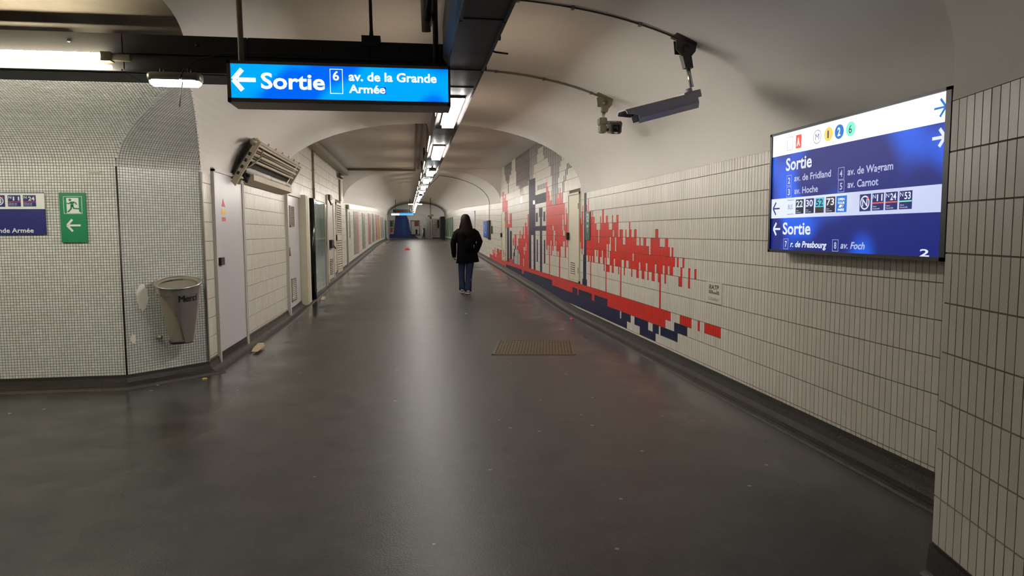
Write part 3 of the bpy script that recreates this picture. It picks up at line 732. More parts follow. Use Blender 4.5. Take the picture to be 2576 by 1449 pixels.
bulkhead((tcx(21.8), 21.8, tz(21.8)-.115), .32, 'y', 'emergency lamp under the trunking where the far vault starts')
bulkhead((tcx(30.6), 30.7, tz(30.7)-.115), .32, 'y', 'emergency lamp under the trunking deep inside the far vault')

# trunking across the junction
t = thing('cross_trunking', 'dark metal trunking crossing the ceiling from the left above the mosaic wall', 'trunking', (-3, 4.75, 2.40))
xs = [-7, -5.2, -3.6, -2.62, -1.76, -1.02, -.26, .22]
for i, (a, b) in enumerate(zip(xs, xs[1:])):
    mb = MB(); mb.box(a+.003, b-.003, 4.62, 4.94, 2.515, 2.63); mb.build('cover_plate', 'tray_olive' if i < 4 else 'tray_dark', t)
    mb = MB(); mb.box(a+.003, b-.003, 4.635, 4.94, 2.40, 2.509); mb.box(a+.003, b-.003, 4.60, 4.66, 2.40, 2.412); mb.build('base_channel', 'tray_olive' if i < 4 else 'tray_dark', t)
    mb = MB(); mb.tube([(b-.3, 4.61, 2.575), (b-.3, 4.63, 2.575)], .011, 10); mb.build('bolt', 'black', t)
mb = MB(); mb.box(-7, -2.2, 4.98, 5.1, 2.58, 2.66); mb.box(-2.05, -1.5, 4.98, 5.1, 2.58, 2.66); mb.build('rear_rail', 'tray_metal', t)
mb = MB(); mb.box(-.31, -.19, 4.60, 4.72, 2.60, 2.665); mb.build('junction_box', 'black', t)
mb = MB(); mb.tube([(-.25, 4.66, 2.66), (-.25, 4.66, 2.72), (-.255, 4.665, 3.07)], [.016, .011, .010], 8); mb.build('hanger', 'tray_dark', t)
mb = MB(); mb.tube([(.12, 4.1, 2.80), (.11, 4.3, 2.70), (.12, 4.5, 2.72), (.14, 4.55, 2.85), (.12, 4.4, 3.05)], .022, 8)
tb = mb.build('black_cable_bundle', 'cable_black'); tb['label'] = 'black cable bundle looping up beside the trunking above the hanging exit sign'; tb['category'] = 'cable'
mb = MB(); mb.tube([(.10, 4.35, 2.63), (.085, 4.3, 3.08)], .028, 10); o = mb.build('hanging_tube', 'conduit'); o['label'] = 'pale metal tube rising to the ceiling left of the long trunking'; o['category'] = 'tube'
mb = MB(); pts = [(-.55, 4.55, 2.52), (-.9, 4.54, 2.515), (-1.15, 4.52, 2.50), (-1.30, 4.5, 2.45), (-1.365, 4.48, 2.39), (-1.38, 4.46, 2.33)]
mb.tube(pts, .006, 6); o = mb.build('lamp_cable', 'cable_black'); o['label'] = 'thin black cable curving from the cross trunking down to the bulkhead lamp'; o['category'] = 'cable'
mb = MB(); mb.tube([(-1.36, 4.44, 2.31), (-1.375, 4.44, 2.23), (-1.385, 4.44, 2.16)], .0035, 5); o = mb.build('loose_wire', 'grey_metal'); o['label'] = 'short loose wire hanging below the bulkhead lamp'; o['category'] = 'wire'

# fluorescent tube fitting on the left
t = thing('tube_light', 'bare fluorescent tube fitting under the cross trunking at the left', 'light', (-3, 4.5, 2.40))
mb = MB(); mb.tube([(-3.2, 4.555, 2.472), (-1.86, 4.555, 2.472)], .024, 12); mb.build('tube', 'tube_glow', t)
mb = MB(); mb.tube([(-4.7, 4.555, 2.472), (-3.24, 4.555, 2.472)], .024, 12); mb.build('tube', 'tube_glow', t)
mb = MB(); mb.tube([(-4.8, 4.55, 2.409), (-1.80, 4.55, 2.409)], .012, 12); mb.build('lower_tube', 'tube_glow', t)
mb = MB(); mb.box(-1.855, -1.80, 4.535, 4.60, 2.445, 2.50); mb.box(-1.80, -1.70, 4.56, 4.60, 2.455, 2.49); mb.build('socket', 'khaki_metal', t)
mb = MB(); mb.box(-3.24, -3.2, 4.535, 4.60, 2.445, 2.50); mb.build('socket', 'khaki_metal', t)

t = thing('tube_light', 'added hidden row of tubes behind the cross trunking that brightens the mosaic', 'light', (-4, 5.03, 2.40))  # tubes added out of sight so the mosaic wall gets more light
for a, b in ((-3.5, -2.15), (-5.0, -3.65), (-6.5, -5.15)):
    mb = MB(); mb.tube([(a, 5.02, 2.455), (b, 5.02, 2.455)], .022, 12); mb.build('tube', 'tube_glow', t)
mb = MB(); mb.box(-6.7, -2.0, 4.95, 4.98, 2.44, 2.52); mb.build('batten', 'white_paint', t)
# hanging illuminated exit sign
t = thing('hanging_exit_sign', 'illuminated blue hanging sign reading Sortie av. de la Grande Armée', 'sign', (-.4, 4.32, 2.155))
FS = frame((0, 4.2, 0), (1, 0, 0), (0, -1, 0))
x0, x1 = -1.045, .236
mb = MB(); mb.box(x0, x1, 4.215, 4.44, 2.155, 2.385)
mb.fbox(FS, x0, x1, 2.372, 2.388, -.02, .004); mb.fbox(FS, x0, x1, 2.155, 2.178, -.02, .004); mb.fbox(FS, x0, x0+.02, 2.155, 2.388, -.02, .004); mb.fbox(FS, x1-.014, x1, 2.155, 2.388, -.02, .004)
cs = mb.build('casing', 'sign_metal', t)
mb = MB(); mb.fbox(FS, x0+.02, x1-.014, 2.178, 2.372, -.012, -.004, 0)
mb.fbox(FS, -.178, -.147, 2.218, 2.258, -.0045, -.003, 1)
mb.build('lit_panel', ['over_blue', 'over_navy'], t, label='glowing blue panel')
mb = MB(); arrow(mb, FS, -.950, 2.282, .124, .118, .024, -.004, -.001, 0); mb.build('arrow', 'lit_white', t)
mb = MB(); rect_line(mb, FS, -.470, -.396, 2.214, 2.357, .0035, -.002, 0); mb.build('number_box', 'lit_white', t)
for tx, a, b, v, h, bo in (('Sortie', -.859, -.499, 2.236, .088, .024), ('6', -.453, -.417, 2.292, .052, .02), ('av. de la Grande', -.362, .153, 2.292, .050, .026), ('Armée', -.362, -.150, 2.222, .046, .026)):
    mb = MB(); put_text(mb, FS, tx, a, b, v, h, -.001, 0, bo); mb.build('lettering', 'lit_white', t, label='white lettering '+tx)
for x in (-.985, .155):
    mb = MB(); mb.tube([(x, 4.3, 2.38), (x-.004, 4.3, 2.86 if x < 0 else 3.06)], .0165, 12); mb.tube([(x, 4.3, 2.38), (x, 4.3, 2.392)], .026, 12); mb.build('hanging_rod', 'conduit' if x < 0 else 'tray_dark', t)

# ================================================================== CEILING CABLES AND CAMERAS
def vz(x): return zcorr(x)
def cable(name, label, pts, r, m='cable', clips=()):
    t = thing(name, label, 'cable', pts[0])
    mb = MB(); mb.tube(pts, r, 6); mb.build('cable_run', m, t)
    for i in clips:
        p = Vector(pts[i]); mb = MB(); mb.box(p.x-.012, p.x+.012, p.y-.018, p.y+.018, p.z-.014, p.z+.01); mb.build('clip', 'grey_metal', t)
P1 = [(x, 5.02-.04*x, vz(x)-.010) for x in [.47+.1*i for i in range(17)]]
cable('ceiling_cable', 'cable along the vault from the trunking to the long grey camera', P1, .007, clips=(3, 7, 12))
P2 = [(x, 7.2-.05*x, vz(x)-.010) for x in [.47+.1*i for i in range(16)]]
cable('ceiling_cable', 'pale conduit along the vault from the trunking to the small square camera', P2, .010, 'conduit', clips=(4, 9, 14))
cable('ceiling_cable', 'short stub of cable sticking out right of the trunking', [(.47, 4.28, 2.52), (.52, 4.29, 2.505), (.60, 4.30, 2.50)], .006, 'cable_black')

def mount(t, x, y, stem_end, mat_, plate=(.10, .10)):
    z = vz(x)
    nrm = Vector(((vz(x+.02)-vz(x-.02))/.04, 0, -1)).normalized(); tan = Vector((-nrm.z, 0, nrm.x))
    O = Vector((x, y, z))
    F = lambda a, b, c: O+tan*a+Vector((0, b, 0))+nrm*c
    mb = MB(); mb.hexa([F(a, b, c) for c in (-.01, .012) for a, b in ((-.085, -.06), (.085, -.06), (.085, .06), (-.085, .06))]); mb.build('ceiling_plate', mat_, t)
    mb = MB()
    G = lambda a, b, c: O+Vector((a, c, b))
    mb.prism([(-.075, -.005), (.085, -.03), (.075, -.09), (.045, -.125), (-.03, -.125), (-.075, -.08)], G, -.035, -.025)
    mb.prism([(-.07, -.005), (.08, -.03), (.06, -.11), (-.06, -.10)], G, .025, .035)
    mb.tube([O+Vector((.0, -.04, -.07)), O+Vector((.0, .04, -.07))], .028, 12)
    mb.build('swivel_bracket', mat_, t)
    a = O+Vector((.01, 0, -.11)); b = Vector(stem_end); mid = a+(b-a)*.42
    mb = MB()
    d = (mid-a); mb.hexa([a+Vector((-.035, -.03, 0)), a+Vector((.035, -.03, 0)), a+Vector((.035, .03, 0)), a+Vector((-.035, .03, 0)),
                          mid+Vector((-.03, -.028, 0)), mid+Vector((.03, -.028, 0)), mid+Vector((.03, .028, 0)), mid+Vector((-.03, .028, 0))]); mb.build('socket', mat_, t)
    mb = MB(); mb.tube([mid, b], .016, 12); mb.build('stem', 'steel', t)
t = thing('security_camera', 'long grey security camera in a sunshield on the right vault', 'security camera', (2.0, 4.9, 2.82), 'security cameras')
mount(t, 2.0, 4.93, (2.06, 4.92, 2.46), 'dark_metal')
back = Vector((2.13, 4.97, 2.375)); front = Vector((1.60, 4.84, 2.225)); d = (front-back).normalized()
sd = Vector((0, 0, 1)).cross(d).normalized(); up = d.cross(sd)
FCm = lambda a, b, c: back+d*a+sd*b+up*c
L = (front-back).length
mb = MB()
hx = lambda a, s=1.: [FCm(a, b*s, c*s) for b, c in ((-.05, -.02), (-.03, -.055), (.03, -.055), (.05, -.02), (.05, .035), (-.05, .035))]
mb.loft([hx(.03), hx(L-.0)], 0, True, False); mb.build('body', 'camera_case', t)
mb = MB()
hd = lambda a: [FCm(a, b, c) for b, c in ((-.066, .0), (-.066, .045), (-.045, .062), (.045, .062), (.066, .045), (.066, .0), (.060, .0), (.060, .042), (.042, .056), (-.042, .056), (-.060, .042), (-.060, .0))]
mb.loft([hd(.05), hd(L+.0), [FCm(L+.10, b, max(c, .030)) for b, c in ((-.066, .0), (-.066, .045), (-.045, .062), (.045, .062), (.066, .045), (.066, .0), (.060, .0), (.060, .042), (.042, .056), (-.042, .056), (-.060, .042), (-.060, .0))]], 0, True, False)
mb.build('sunshield', 'camera_case', t)
mb = MB(); mb.loft([[FCm(L+.001, b, c) for b, c in ((-.038, -.042), (.038, -.042), (.038, .03), (-.038, .03))], [FCm(L+.004, b, c) for b, c in ((-.038, -.042), (.038, -.042), (.038, .03), (-.038, .03))]], 0, True, False); mb.build('lens_window', 'lens', t)
mb = MB(); mb.loft([[FCm(a, b, c) for b, c in ((-.03, .02), (.03, .02), (.03, .075), (-.03, .075))] for a in (-.02, .13)], 0, True, False)
mb.tube([FCm(.06, 0, .07), FCm(.06, 0, .10)], .024, 10); mb.build('tilt_bracket', 'camera_case', t)

t = thing('security_camera', 'small square beige security camera facing the junction on the vault', 'security camera', (2.0, 7.05, 2.82), 'security cameras')
mount(t, 2.0, 7.07, (1.975, 7.03, 2.56), 'khaki_metal')
mb = MB(); mb.bevbox(1.93, 2.01, 6.98, 7.08, 2.50, 2.575, .008); mb.bevbox(1.935, 2.005, 6.97, 7.07, 2.42, 2.497, .01); mb.tube([(2.0, 7.02, 2.45), (2.05, 7.02, 2.46)], .015, 10); mb.build('pan_joint', 'khaki_metal', t)
b2 = Vector((2.09, 7.02, 2.475)); d2 = Vector((-.10, -1, -.17)).normalized(); s2 = d2.cross(Vector((0, 0, 1))).normalized(); u2 = s2.cross(d2)
G2 = lambda a, b, c: b2+d2*a+s2*b+u2*c
oct_ = [(-.04, -.06), (.04, -.06), (.058, -.04), (.058, .04), (.036, .062), (-.036, .062), (-.058, .04), (-.058, -.04)]
mb = MB(); mb.loft([[G2(a, b*s, c*s) for b, c in oct_] for a, s in ((-.14, .95), (.13, 1))], 0, True, False); mb.build('body', 'khaki_metal', t)
mb = MB(); mb.loft([[G2(a, b*s, c*s) for b, c in oct_] for a, s in ((.10, .96), (.137, .93))], 0, True, False); mb.build('front_bezel', 'dark_metal', t)
mb = MB(); mb.loft([[G2(a, b, c) for b, c in ((-.036, -.036), (.036, -.036), (.036, .036), (-.036, .036))] for a in (.136, .141)], 0, True, False)
mb.tube([G2(.138, 0, 0), G2(.144, 0, 0)], .022, 16); mb.build('lens_window', 'lens', t)
mb = MB(); mb.loft([[G2(a, b, c) for b, c in ((-.016, -.052), (.016, -.052), (.016, -.042), (-.016, -.042))] for a in (.136, .14)], 0, True, False); mb.build('label_tag', 'label_white', t)
mb = MB(); mb.loft([[G2(a, b, c) for b, c in ((-.05, .064), (.05, .064), (.062, .05), (.062, .02), (.066, .02), (.066, .052), (.052, .069), (-.052, .069), (-.066, .052), (-.066, .02), (-.062, .02), (-.062, .05))] for a in (-.16, .11)], 0, True, False); mb.build('sunshield', 'khaki_metal', t)
# distant camera near the end of the corridor
t = thing('security_camera', 'tiny distant security camera pair under the far end of the vault', 'security camera', (1.2, 48, 2.95), 'security cameras')
mb = MB(); mb.box(1.17, 1.23, 47.97, 48.03, 2.62, 3.75); mb.build('stem', 'khaki_metal', t)
for s in (-1, 1):
    mb = MB(); mb.bevbox(1.2+s*.10-.10, 1.2+s*.10+.10, 47.8, 48.1, 2.46+.03*s, 2.6+.03*s, .02); mb.build('body', 'khaki_metal', t)
mb = MB(); mb.box(1.13, 1.27, 47.9, 48.1, 2.3, 2.5); mb.build('joint', 'dark_metal', t)
# conduits along the flat ceiling of the middle bay
for x, r, lab in ((.09, .028, 'thick painted conduit on the flat ceiling left of the trunking, farther from it'), (.19, .020, 'thin painted conduit on the flat ceiling between thick conduit and trunking')):
    cable('ceiling_conduit', lab, [(x, 10.9, ZC-.03), (x, 16, ZC-.03), (x-.02, 20.9, ZC-.03)], r, 'conduit', clips=(0, 1))
cable('ceiling_conduit', 'twin conduit running across the arch wall at the end of the flat ceiling', [(XL+.15, 21.14, ZC-.05), (-.8, 21.14, ZC-.055), (.10, 21.14, ZC-.06)], .03, 'conduit')
mb = MB(); mb.bevbox(-.17, .01, 11.45, 11.62, ZC-.14, ZC, .012)
mb.tube([(.0, 11.5, ZC-.09), (.2, 11.5, ZC-.10), (.25, 11.45, ZC-.2), (.26, 11.4, ZC-.6)], .014, 8)
o = mb.build('junction_box', 'conduit'); o['label'] = 'grey junction box on the flat ceiling behind the hanging exit sign'; o['category'] = 'junction box'
mb = MB()
for k in range(9): mb.box(-.22-.05*k-.03, -.22-.05*k, 11.52, 11.56, ZC-.055, ZC-.05)
mb.box(-.72, -.17, 11.50, 11.515, ZC-.06, ZC-.01); mb.box(-.72, -.17, 11.565, 11.58, ZC-.06, ZC-.01)
o = mb.build('perforated_rail', 'conduit'); o['label'] = 'perforated metal rail pointing left from the ceiling junction box'; o['category'] = 'rail'
cable('wall_cable', 'cable running over the far vault and down the right wall to the blue panel', [(tcx(24)+.11, 24.0, tz(24)+.1)]+[(CX+a*.995, 24.2, 2.03+zf(24.2)+b-.03) for a, b in arc(HW, 1.05, 2.15, 40)[23:40]]+[(XR-.03, 24.2, 2.2), (XR-.03, 24.2, 1.7)], .010, 'conduit')
# ================================================================== RIGHT SIDE
# illuminated direction board, u from its far end towards the camera
t = thing('direction_board', 'large illuminated blue and white direction board on the right wall', 'sign', (2.62, 3.8, 1.243), None)
FB = lambda u, v, w: Vector((2.55-w, 4.65-u, v))
mb = MB()
LB, Z0, Z9 = 1.672, 1.243, 2.080
for a in ((0, LB, Z0, Z0+.020), (0, LB, Z9-.016, Z9), (0, .024, Z0, Z9), (LB-.034, LB, Z0, Z9)): mb.fbox(FB, *a, -.15, .006)
mb.fbox(FB, 0, LB, Z0, Z9, -.15, -.02)
mb.build('casing', 'black', t)
mb = MB(); u0, u1 = .024, LB-.034
mb.fbox(FB, u0, u1, 1.918, Z9-.016, -.012, -.004, 1)
mb.fbox(FB, u0, u1, 1.620, 1.918, -.012, -.004, 0)
mb.fbox(FB, u0, u1, 1.484, 1.620, -.012, -.004, 2)
mb.fbox(FB, u0, u1, Z0+.02, 1.484, -.012, -.004, 0)
mb.build('lit_panel', ['disp_blue', 'disp_white', 'disp_white2'], t)
w = -.002
for a, col in (((1.593, 1.990, .075, .085, .010, -.004, w, 0, 1), 'l_blue'), ((1.592, 1.846, .082, .085, .016, -.004, w, 0, 1), 'disp_text'), ((.092, 1.552, .085, .085, .010, -.004, w, 0), 'l_navy'), ((.105, 1.408, .088, .085, .014, -.004, w, 0), 'disp_text')):
    mb = MB(); arrow(mb, FB, *a); mb.build('arrow', col, t)
def blet(tx, a, b, z, h, m_, bo=.02, shr_=0.0):
    mb = MB(); put_text(mb, FB, tx, a, b, z, h, w, 0, bo, shr_); mb.build('lettering', m_, t)
blet('Sortie', .206, .515, 1.808, .082, 'disp_text', .022)
blet('Sortie', .186, .523, 1.372, .080, 'disp_text', .022)
for tx, a, b, z in (('av. de Fridland', .315, .725, 1.728), ('av. Hoche', .320, .592, 1.643), ('av. de Wagram', .889, 1.279, 1.722), ('av. Carnot', .893, 1.164, 1.647)):
    blet(tx, a, b, z, .042, 'disp_text_dim')
blet('r. de Presbourg', .287, .703, 1.286, .040, 'disp_text', .026, .25)
blet('av. Foch', .844, 1.069, 1.288, .040, 'disp_text_dim', .022, .25)
for tx, a, z in (('2', .250, 1.738), ('3', .252, 1.660), ('4', .827, 1.738), ('5', .831, 1.662), ('7', .231, 1.305), ('8', .792, 1.305)):
    blet(tx, a-.012, a+.012, z-.020, .040, 'disp_text' if a < .5 else 'disp_text_dim')
    mb = MB(); rect_line(mb, FB, a-.030, a+.030, z-.036, z+.036, .0025, w, 0); mb.build('number_box', 'disp_text_dim', t)
blet('2', 1.500, 1.565, Z0+.021, .036, 'disp_text')
# pictograms
FBp = lambda u, v, w_: FB(u, v, w_)
mb = MB()
mb.fbox(FB, .322, .384, 1.945, 2.033, -.004, w, 0)
put_text(mb, FB, 'A', .335, .371, 1.962, .050, w+.001, 1, .04)
mb.build('line_badge', ['l_red', 'lit_white'], t, label='red square badge with letter A')
for cx, col, tx, ink in ((.685, 'l_yellow', '1', 'l_navy'), (.793, 'l_blue', '2', 'lit_white'), (.902, 'l_mint', '6', 'l_dkgreen')):
    mb = MB(); mb.prism(circ(cx, 1.990, .043, 28), FB, -.004, w, 0)
    put_text(mb, FB, tx, cx-.014 if tx != '1' else cx-.008, cx+.014 if tx != '1' else cx+.006, 1.966, .048, w+.001, 1, .03 if tx == '2' else .0)
    mb.build('line_badge', [col, ink], t, label={'1': 'yellow', '2': 'blue', '6': 'mint green'}[tx]+' round badge with number '+tx)
mb = MB(); ring2d(mb, FB, .567, 1.990, .044, .003, -.004, w, 0, 28); put_text(mb, FB, 'M', .547, .587, 1.970, .040, w, 1, -.006)
ring2d(mb, FB, .567, 1.990, .039, .001, -.004, w, 1, 28)
mb.build('metro_badge', ['disp_ink', 'disp_ink'], t)
mb = MB(); rect_line(mb, FB, .214, .282, 1.943, 2.033, .002, w, 0); put_text(mb, FB, 'RER', .226, .270, 1.976, .022, w, 1, -.01)
mb.build('rail_badge', ['disp_ink', 'disp_white2'], t)
def badge(u, wd, z0, z1, cols, name, texts, lab):
    mb = MB(); mb.fbox(FB, u-wd/2, u+wd/2, z0, z1, -.004, w, 0)
    for (a, b, mi) in cols: mb.fbox(FB, u-wd/2, u+wd/2, z0+(z1-z0)*a, z0+(z1-z0)*b, w, w+.0004, mi)
    for (tx, a, b, v, h, mi, bo) in texts: put_text(mb, FB, tx, u+wd*a, u+wd*b, z0+(z1-z0)*v, h, w+.001, mi, bo)
    mb.build('bus_badge', name, t, label=lab)
for u, tx, c, c2, ik in ((.388, '22', 'l_dkgreen', 'disp_dark', 'disp_text'), (.504, '30', 'l_purple', 'disp_dark', 'disp_text'), (.615, '52', 'l_cyan', 'l_brown', 'disp_dark'), (.729, '73', 'l_brown', 'disp_dark', 'disp_text')):
    badge(u, .092, 1.508, 1.604, [(0, .38, 1)], [c, c2, ik], [(tx, -.42, .42, .47, .042, 2, .02), ('Gare', -.40, -.1, .20, .008, 2, 0), ('Saint-Lazare', -.40, .2, .07, .008, 2, 0)], 'bus badge with number '+tx)
badge(.838, .100, 1.506, 1.604, [], ['l_blue', 'lit_white', 'l_red'], [('OPEN', -.32, .32, .72, .014, 1, .02), ('TOUR', -.34, .34, .50, .014, 1, .02), ('PARIS', -.30, .30, .08, .014, 1, .02)], 'blue tour bus badge')
mb = MB(); mb.prism([(.815, 1.535), (.850, 1.535), (.862, 1.550), (.827, 1.550)], FB, w, w+.002, 0); mb.prism([(.840, 1.535), (.850, 1.535), (.862, 1.550), (.852, 1.550)], FB, w+.002, w+.003, 1); mb.build('emblem', ['lit_white', 'l_red'], t)
mb = MB(); put_text(mb, FB, 'BUS', .247, .303, 1.542, .032, w, 0, -.01)
for z in (1.508, 1.604): mb.fbox(FB, .237, .313, z-.0012, z+.0012, -.004, w, 0)
mb.build('bus_symbol', 'l_navy', t)
mb = MB(); mb.fbox(FB, 1.010, 1.104, 1.505, 1.602, -.004, w, 0); ring2d(mb, FB, 1.057, 1.5535, .040, .008, w, w+.001, 1, 28); put_text(mb, FB, 'N', 1.035, 1.079, 1.533, .042, w+.001, 1, .012); mb.prism([(1.078, 1.570), (1.094, 1.574), (1.084, 1.588)], FB, w, w+.0015, 2)
mb.build('night_bus_badge', ['l_navy', 'disp_text', 'l_red'], t, label='dark badge with a circled N')
for u, tx, st in ((1.166, '11', 1), (1.274, '24', 1), (1.382, '53', 3)):
    badge(u, .092, 1.506, 1.602, [(.40, .47, st)], ['l_navy', 'l_coral', 'disp_text', 'l_mint'], [('N', -.44, -.18, .70, .022, 2, 0), (tx, -.08, .42, .55, .036, 2, .02), ('Gare', -.40, -.1, .20, .008, 2, 0), ('Romainville', -.40, .2, .07, .008, 2, 0)], 'night bus badge with number '+tx)

# enamel plate in the tiled wall
t = thing('wall_plaque', 'small beige plaque with RATP lettering and a signature in the right tiled wall', 'plaque', (XR, 5.85, .737))
FR2 = lambda u, v, w_: Vector((XR-w_, 6.02-u, v))
mb = MB(); mb.fbox(FR2, .004, .336, .741, .930, 0, .010); mb.build('plate', 'tile_b', t)
mb = MB(); put_text(mb, FR2, 'RATP', .070, .275, .865, .042, .0112, 0, .02, .2); mb.build('lettering', 'ink', t)
for a, b, z, m_ in ((.065, .155, .850, 'ink'), (.225, .275, .850, 'ink'), (.065, .28, .838, 'ink'), (.065, .28, .828, 'ink_soft')):
    mb = MB(); mb.fbox(FR2, a, b, z-.0035, z+.0035, .010, .0108, 0); mb.build('print_line', m_, t)
mb = MB(); put_text(mb, FR2, 'G.Dutilleur', .060, .275, .765, .030, .0112, 0, -.005, .3); mb.build('signature', 'ink_soft', t)

# metal service doors in the mural
def cabinet(y0, y1, z0, z1, lab):
    t = thing('service_door', lab, 'door', (XR, (y0+y1)/2, z0), 'metal service doors in the mural')
    F = lambda u, v, w_: Vector((XR-w_, y1-u, v)); W_ = y1-y0
    mb = MB()
    for a in ((0, W_, z0, z0+.03), (0, W_, z1-.035, z1), (0, .035, z0, z1), (W_-.035, W_, z0, z1)): mb.fbox(F, *a, 0, .030)
    mb.build('frame', 'cream', t)
    mb = MB(); mb.fbox(F, .038, W_-.038, z0+.034, z1-.040, 0, .022)
    mb.fbox(F, .13, W_-.16, z0+.12, z0+.32, .0221, .0222, 0)
    mb.build('leaf', 'cream', t)
    mb = MB()
    for k in range(6):
        z = z0+.115+k*.036
        mb.hexa([F(a, b, c) for c, dz in ((.022, 0), (.034, -.012)) for a, b in ((W_*.22, z+dz), (W_*.62, z+dz), (W_*.62, z+.008+dz), (W_*.22, z+.008+dz))], 0)
        mb.fbox(F, W_*.22, W_*.62, z+.010, z+.024, .0221, .0226, 1)
    mb.build('louvre', ['cream', 'ink'], t)
    for z in (z0+.16, z1-.28):
        mb = MB(); mb.tube([F(W_-.04, z, .03), F(W_-.04, z+.09, .03)], .010, 8); mb.build('hinge', 'steel_dull', t)
    mb = MB(); mb.bevbox(XR-.075, XR-.02, y1-.10, y1-.02, z0+.70, z0+.83, .008); mb.build('handle', 'black', t)
    return t
cabinet(10.90, 11.70, .55, 2.045, 'cream metal service door with louvres beside the painted lamp post')
cabinet(19.98, 20.78, .53, 1.985, 'distant cream service door at the far end of the red mural')

# exit sign on the right wall
def runner(mb, F, cx, cy, s, w0, mi):
    P = lambda pts, : mb.prism([(cx+a*s, cy+b*s) for a, b in pts], F, w0, w0+.0015, mi)
    mb.prism(circ(cx-.13*s, cy+.36*s, .085*s, 14), F, w0, w0+.0015, mi)
    P([(-.10, .24), (.10, .26), (.06, -.04), (-.10, -.06)])
    P([(.08, .26), (.24, .20), (.30, .06), (.24, .04), (.18, .14), (.06, .18)])
    P([(-.08, .24), (-.22, .16), (-.42, .18), (-.42, .12), (-.20, .09), (-.06, .14)])
    P([(.06, .0), (.12, -.16), (.40, -.18), (.40, -.26), (.06, -.24), (-.04, -.02)])
    P([(-.10, -.02), (.0, -.04), (-.04, -.24), (-.24, -.46), (-.34, -.42), (-.14, -.22)])
t = thing('exit_sign', 'narrow green emergency exit sign on the right wall next to the painted lamp post', 'exit sign', (XR, 10.4, 1.26), 'green emergency exit signs')
FG = lambda u, v, w_: Vector((XR-.006-w_, 10.51-u, v))
mb = MB(); mb.fbox(FG, 0, .25, 1.262, 1.70, 0, .012); mb.build('plate', 'green_dark', t)
mb = MB(); mb.fbox(FG, .07, .18, 1.545, 1.67, .012, .0125, 0); runner(mb, FG, .125, 1.608, .12, .0125, 1)
FGr = lambda u, v, w_: FG(.125+(v-1.44), 1.44+(u-.125), w_)
arrow(mb, FGr, .125, 1.44, .12, .09, .016, .012, .0135, 0, 1); mb.build('pictogram', ['sign_white', 'green_dark'], t)

# blue panel, framed door and green stripes further down
t = thing('blue_sign', 'blue panel with a white arc on the right wall beyond the person', 'sign', (XR, 24.8, 1.2))
FW = lambda u, v, w_: Vector((XR-w_, u, v))
mb = MB(); mb.box(XR-.10, XR-.01, 24.3, 25.65, 1.20, 1.79); mb.build('panel', 'blue_panel', t)
FN = lambda u, v, w_: Vector((XR-.101-w_, u, v))
mb = MB(); n = 14
o_ = [(25.0+.42*math.cos(PI/2-PI*i/n-.6), 1.5+.17*math.sin(PI/2-PI*i/n)) for i in range(n+1)]
i_ = [(25.0+.26*math.cos(PI/2-PI*i/n-.6), 1.5+.11*math.sin(PI/2-PI*i/n)) for i in range(n+1)]
mb.add([FN(a, b, .002) for a, b in o_]+[FN(a, b, .002) for a, b in i_], [(k, k+1, n+2+k, n+1+k) for k in range(n)]); mb.build('white_arc', 'sign_white', t)
t = thing('black_wall_box', 'narrow dark box on the right wall between blue panel and distant service door', 'box', (XR, 24.0, 1.1))
mb = MB(); mb.bevbox(XR-.09, XR-.007, 23.95, 24.15, 1.12, 1.80, .01); mb.build('body', 'dark_metal', t); mb = MB(); mb.bevbox(XR-.05, XR-.007, 23.4, 23.7, 1.33, 1.60, .01); mb.build('green_box', 'green_dark', t)
t = thing('wall_door', 'framed flush door in the right tiled wall beyond the person', 'door', (XR, 32, .6))
mb = MB()
for a, b, c, d_ in ((30, 34, 2.26, 2.32), (30, 30.15, zf(30)+.1, 2.32), (33.85, 34, zf(34)+.1, 2.32)): mb.box(XR-.03, XR-.006, a, b, c, d_)
mb.build('frame', 'white_paint', t)
mb = MB(); mb.box(XR-.02, XR-.006, 30.15, 33.85, zf(33)+.12, 2.26); mb.build('leaf', 'door_grey', t)
for k in range(6):
    y = 47+k*2.3; mb = MB(); mb.box(XR-.022, XR-.006, y, y+1.5, zf(y)+.26, zf(y)+1.66)
    mb.build('green_strip', 'stripe_deep', wall_r)
t = thing('black_column', 'tall black advertising column at the far end of the right wall', 'column', (2.45, 61.9, .8))
mb = MB(); mb.bevbox(2.33, 2.66, 59.0, 61.6, .85, 2.72, .02); mb.build('casing', 'black', t); mb = MB(); mb.box(2.30, 2.66, 58.9, 61.7, .8, .85); mb.build('base', 'dark_metal', t)
t = thing('dark_screen', 'small black screen on the tiled block left of the black column', 'screen', (2.2, 62.5, 1.9))
mb = MB(); mb.bevbox(2.16, 2.32, 62.45, 62.59, 1.75, 2.5, .01); mb.build('panel', 'black', t)

# ================================================================== LEFT SIDE
# exit sign and direction panel on the mosaic wall
t = thing('exit_sign', 'green running-man exit sign with white arrow on the mosaic wall', 'exit sign', (-3.01, 6.64, 1.325), 'green emergency exit signs')
FX = lambda u, v, w_: Vector((u, 6.648-w_, v))
mb = MB(); mb.fbox(FX, -3.122, -2.903, 1.325, 1.769, 0, .007); mb.build('plate', 'green_sign', t)
mb = MB(); rect_line(mb, FX, -3.088, -2.934, 1.580, 1.736, .004, .0078, 0)
mb.prism([(-3.062, 1.586), (-3.062, 1.722), (-2.962, 1.722), (-2.962, 1.600), (-2.945, 1.590), (-2.945, 1.586)], FX, .007, .0078, 0)
runner(mb, FX, -3.015, 1.655, .135, .0079, 1)
arrow(mb, FX, -3.011, 1.477, .112, .105, .017, .007, .0082, 0); mb.build('pictogram', ['sign_white', 'green_sign'], t)
t = thing('direction_sign', 'navy and white direction sign ending in Armée on the mosaic wall', 'sign', (-4.1, 6.64, 1.398))
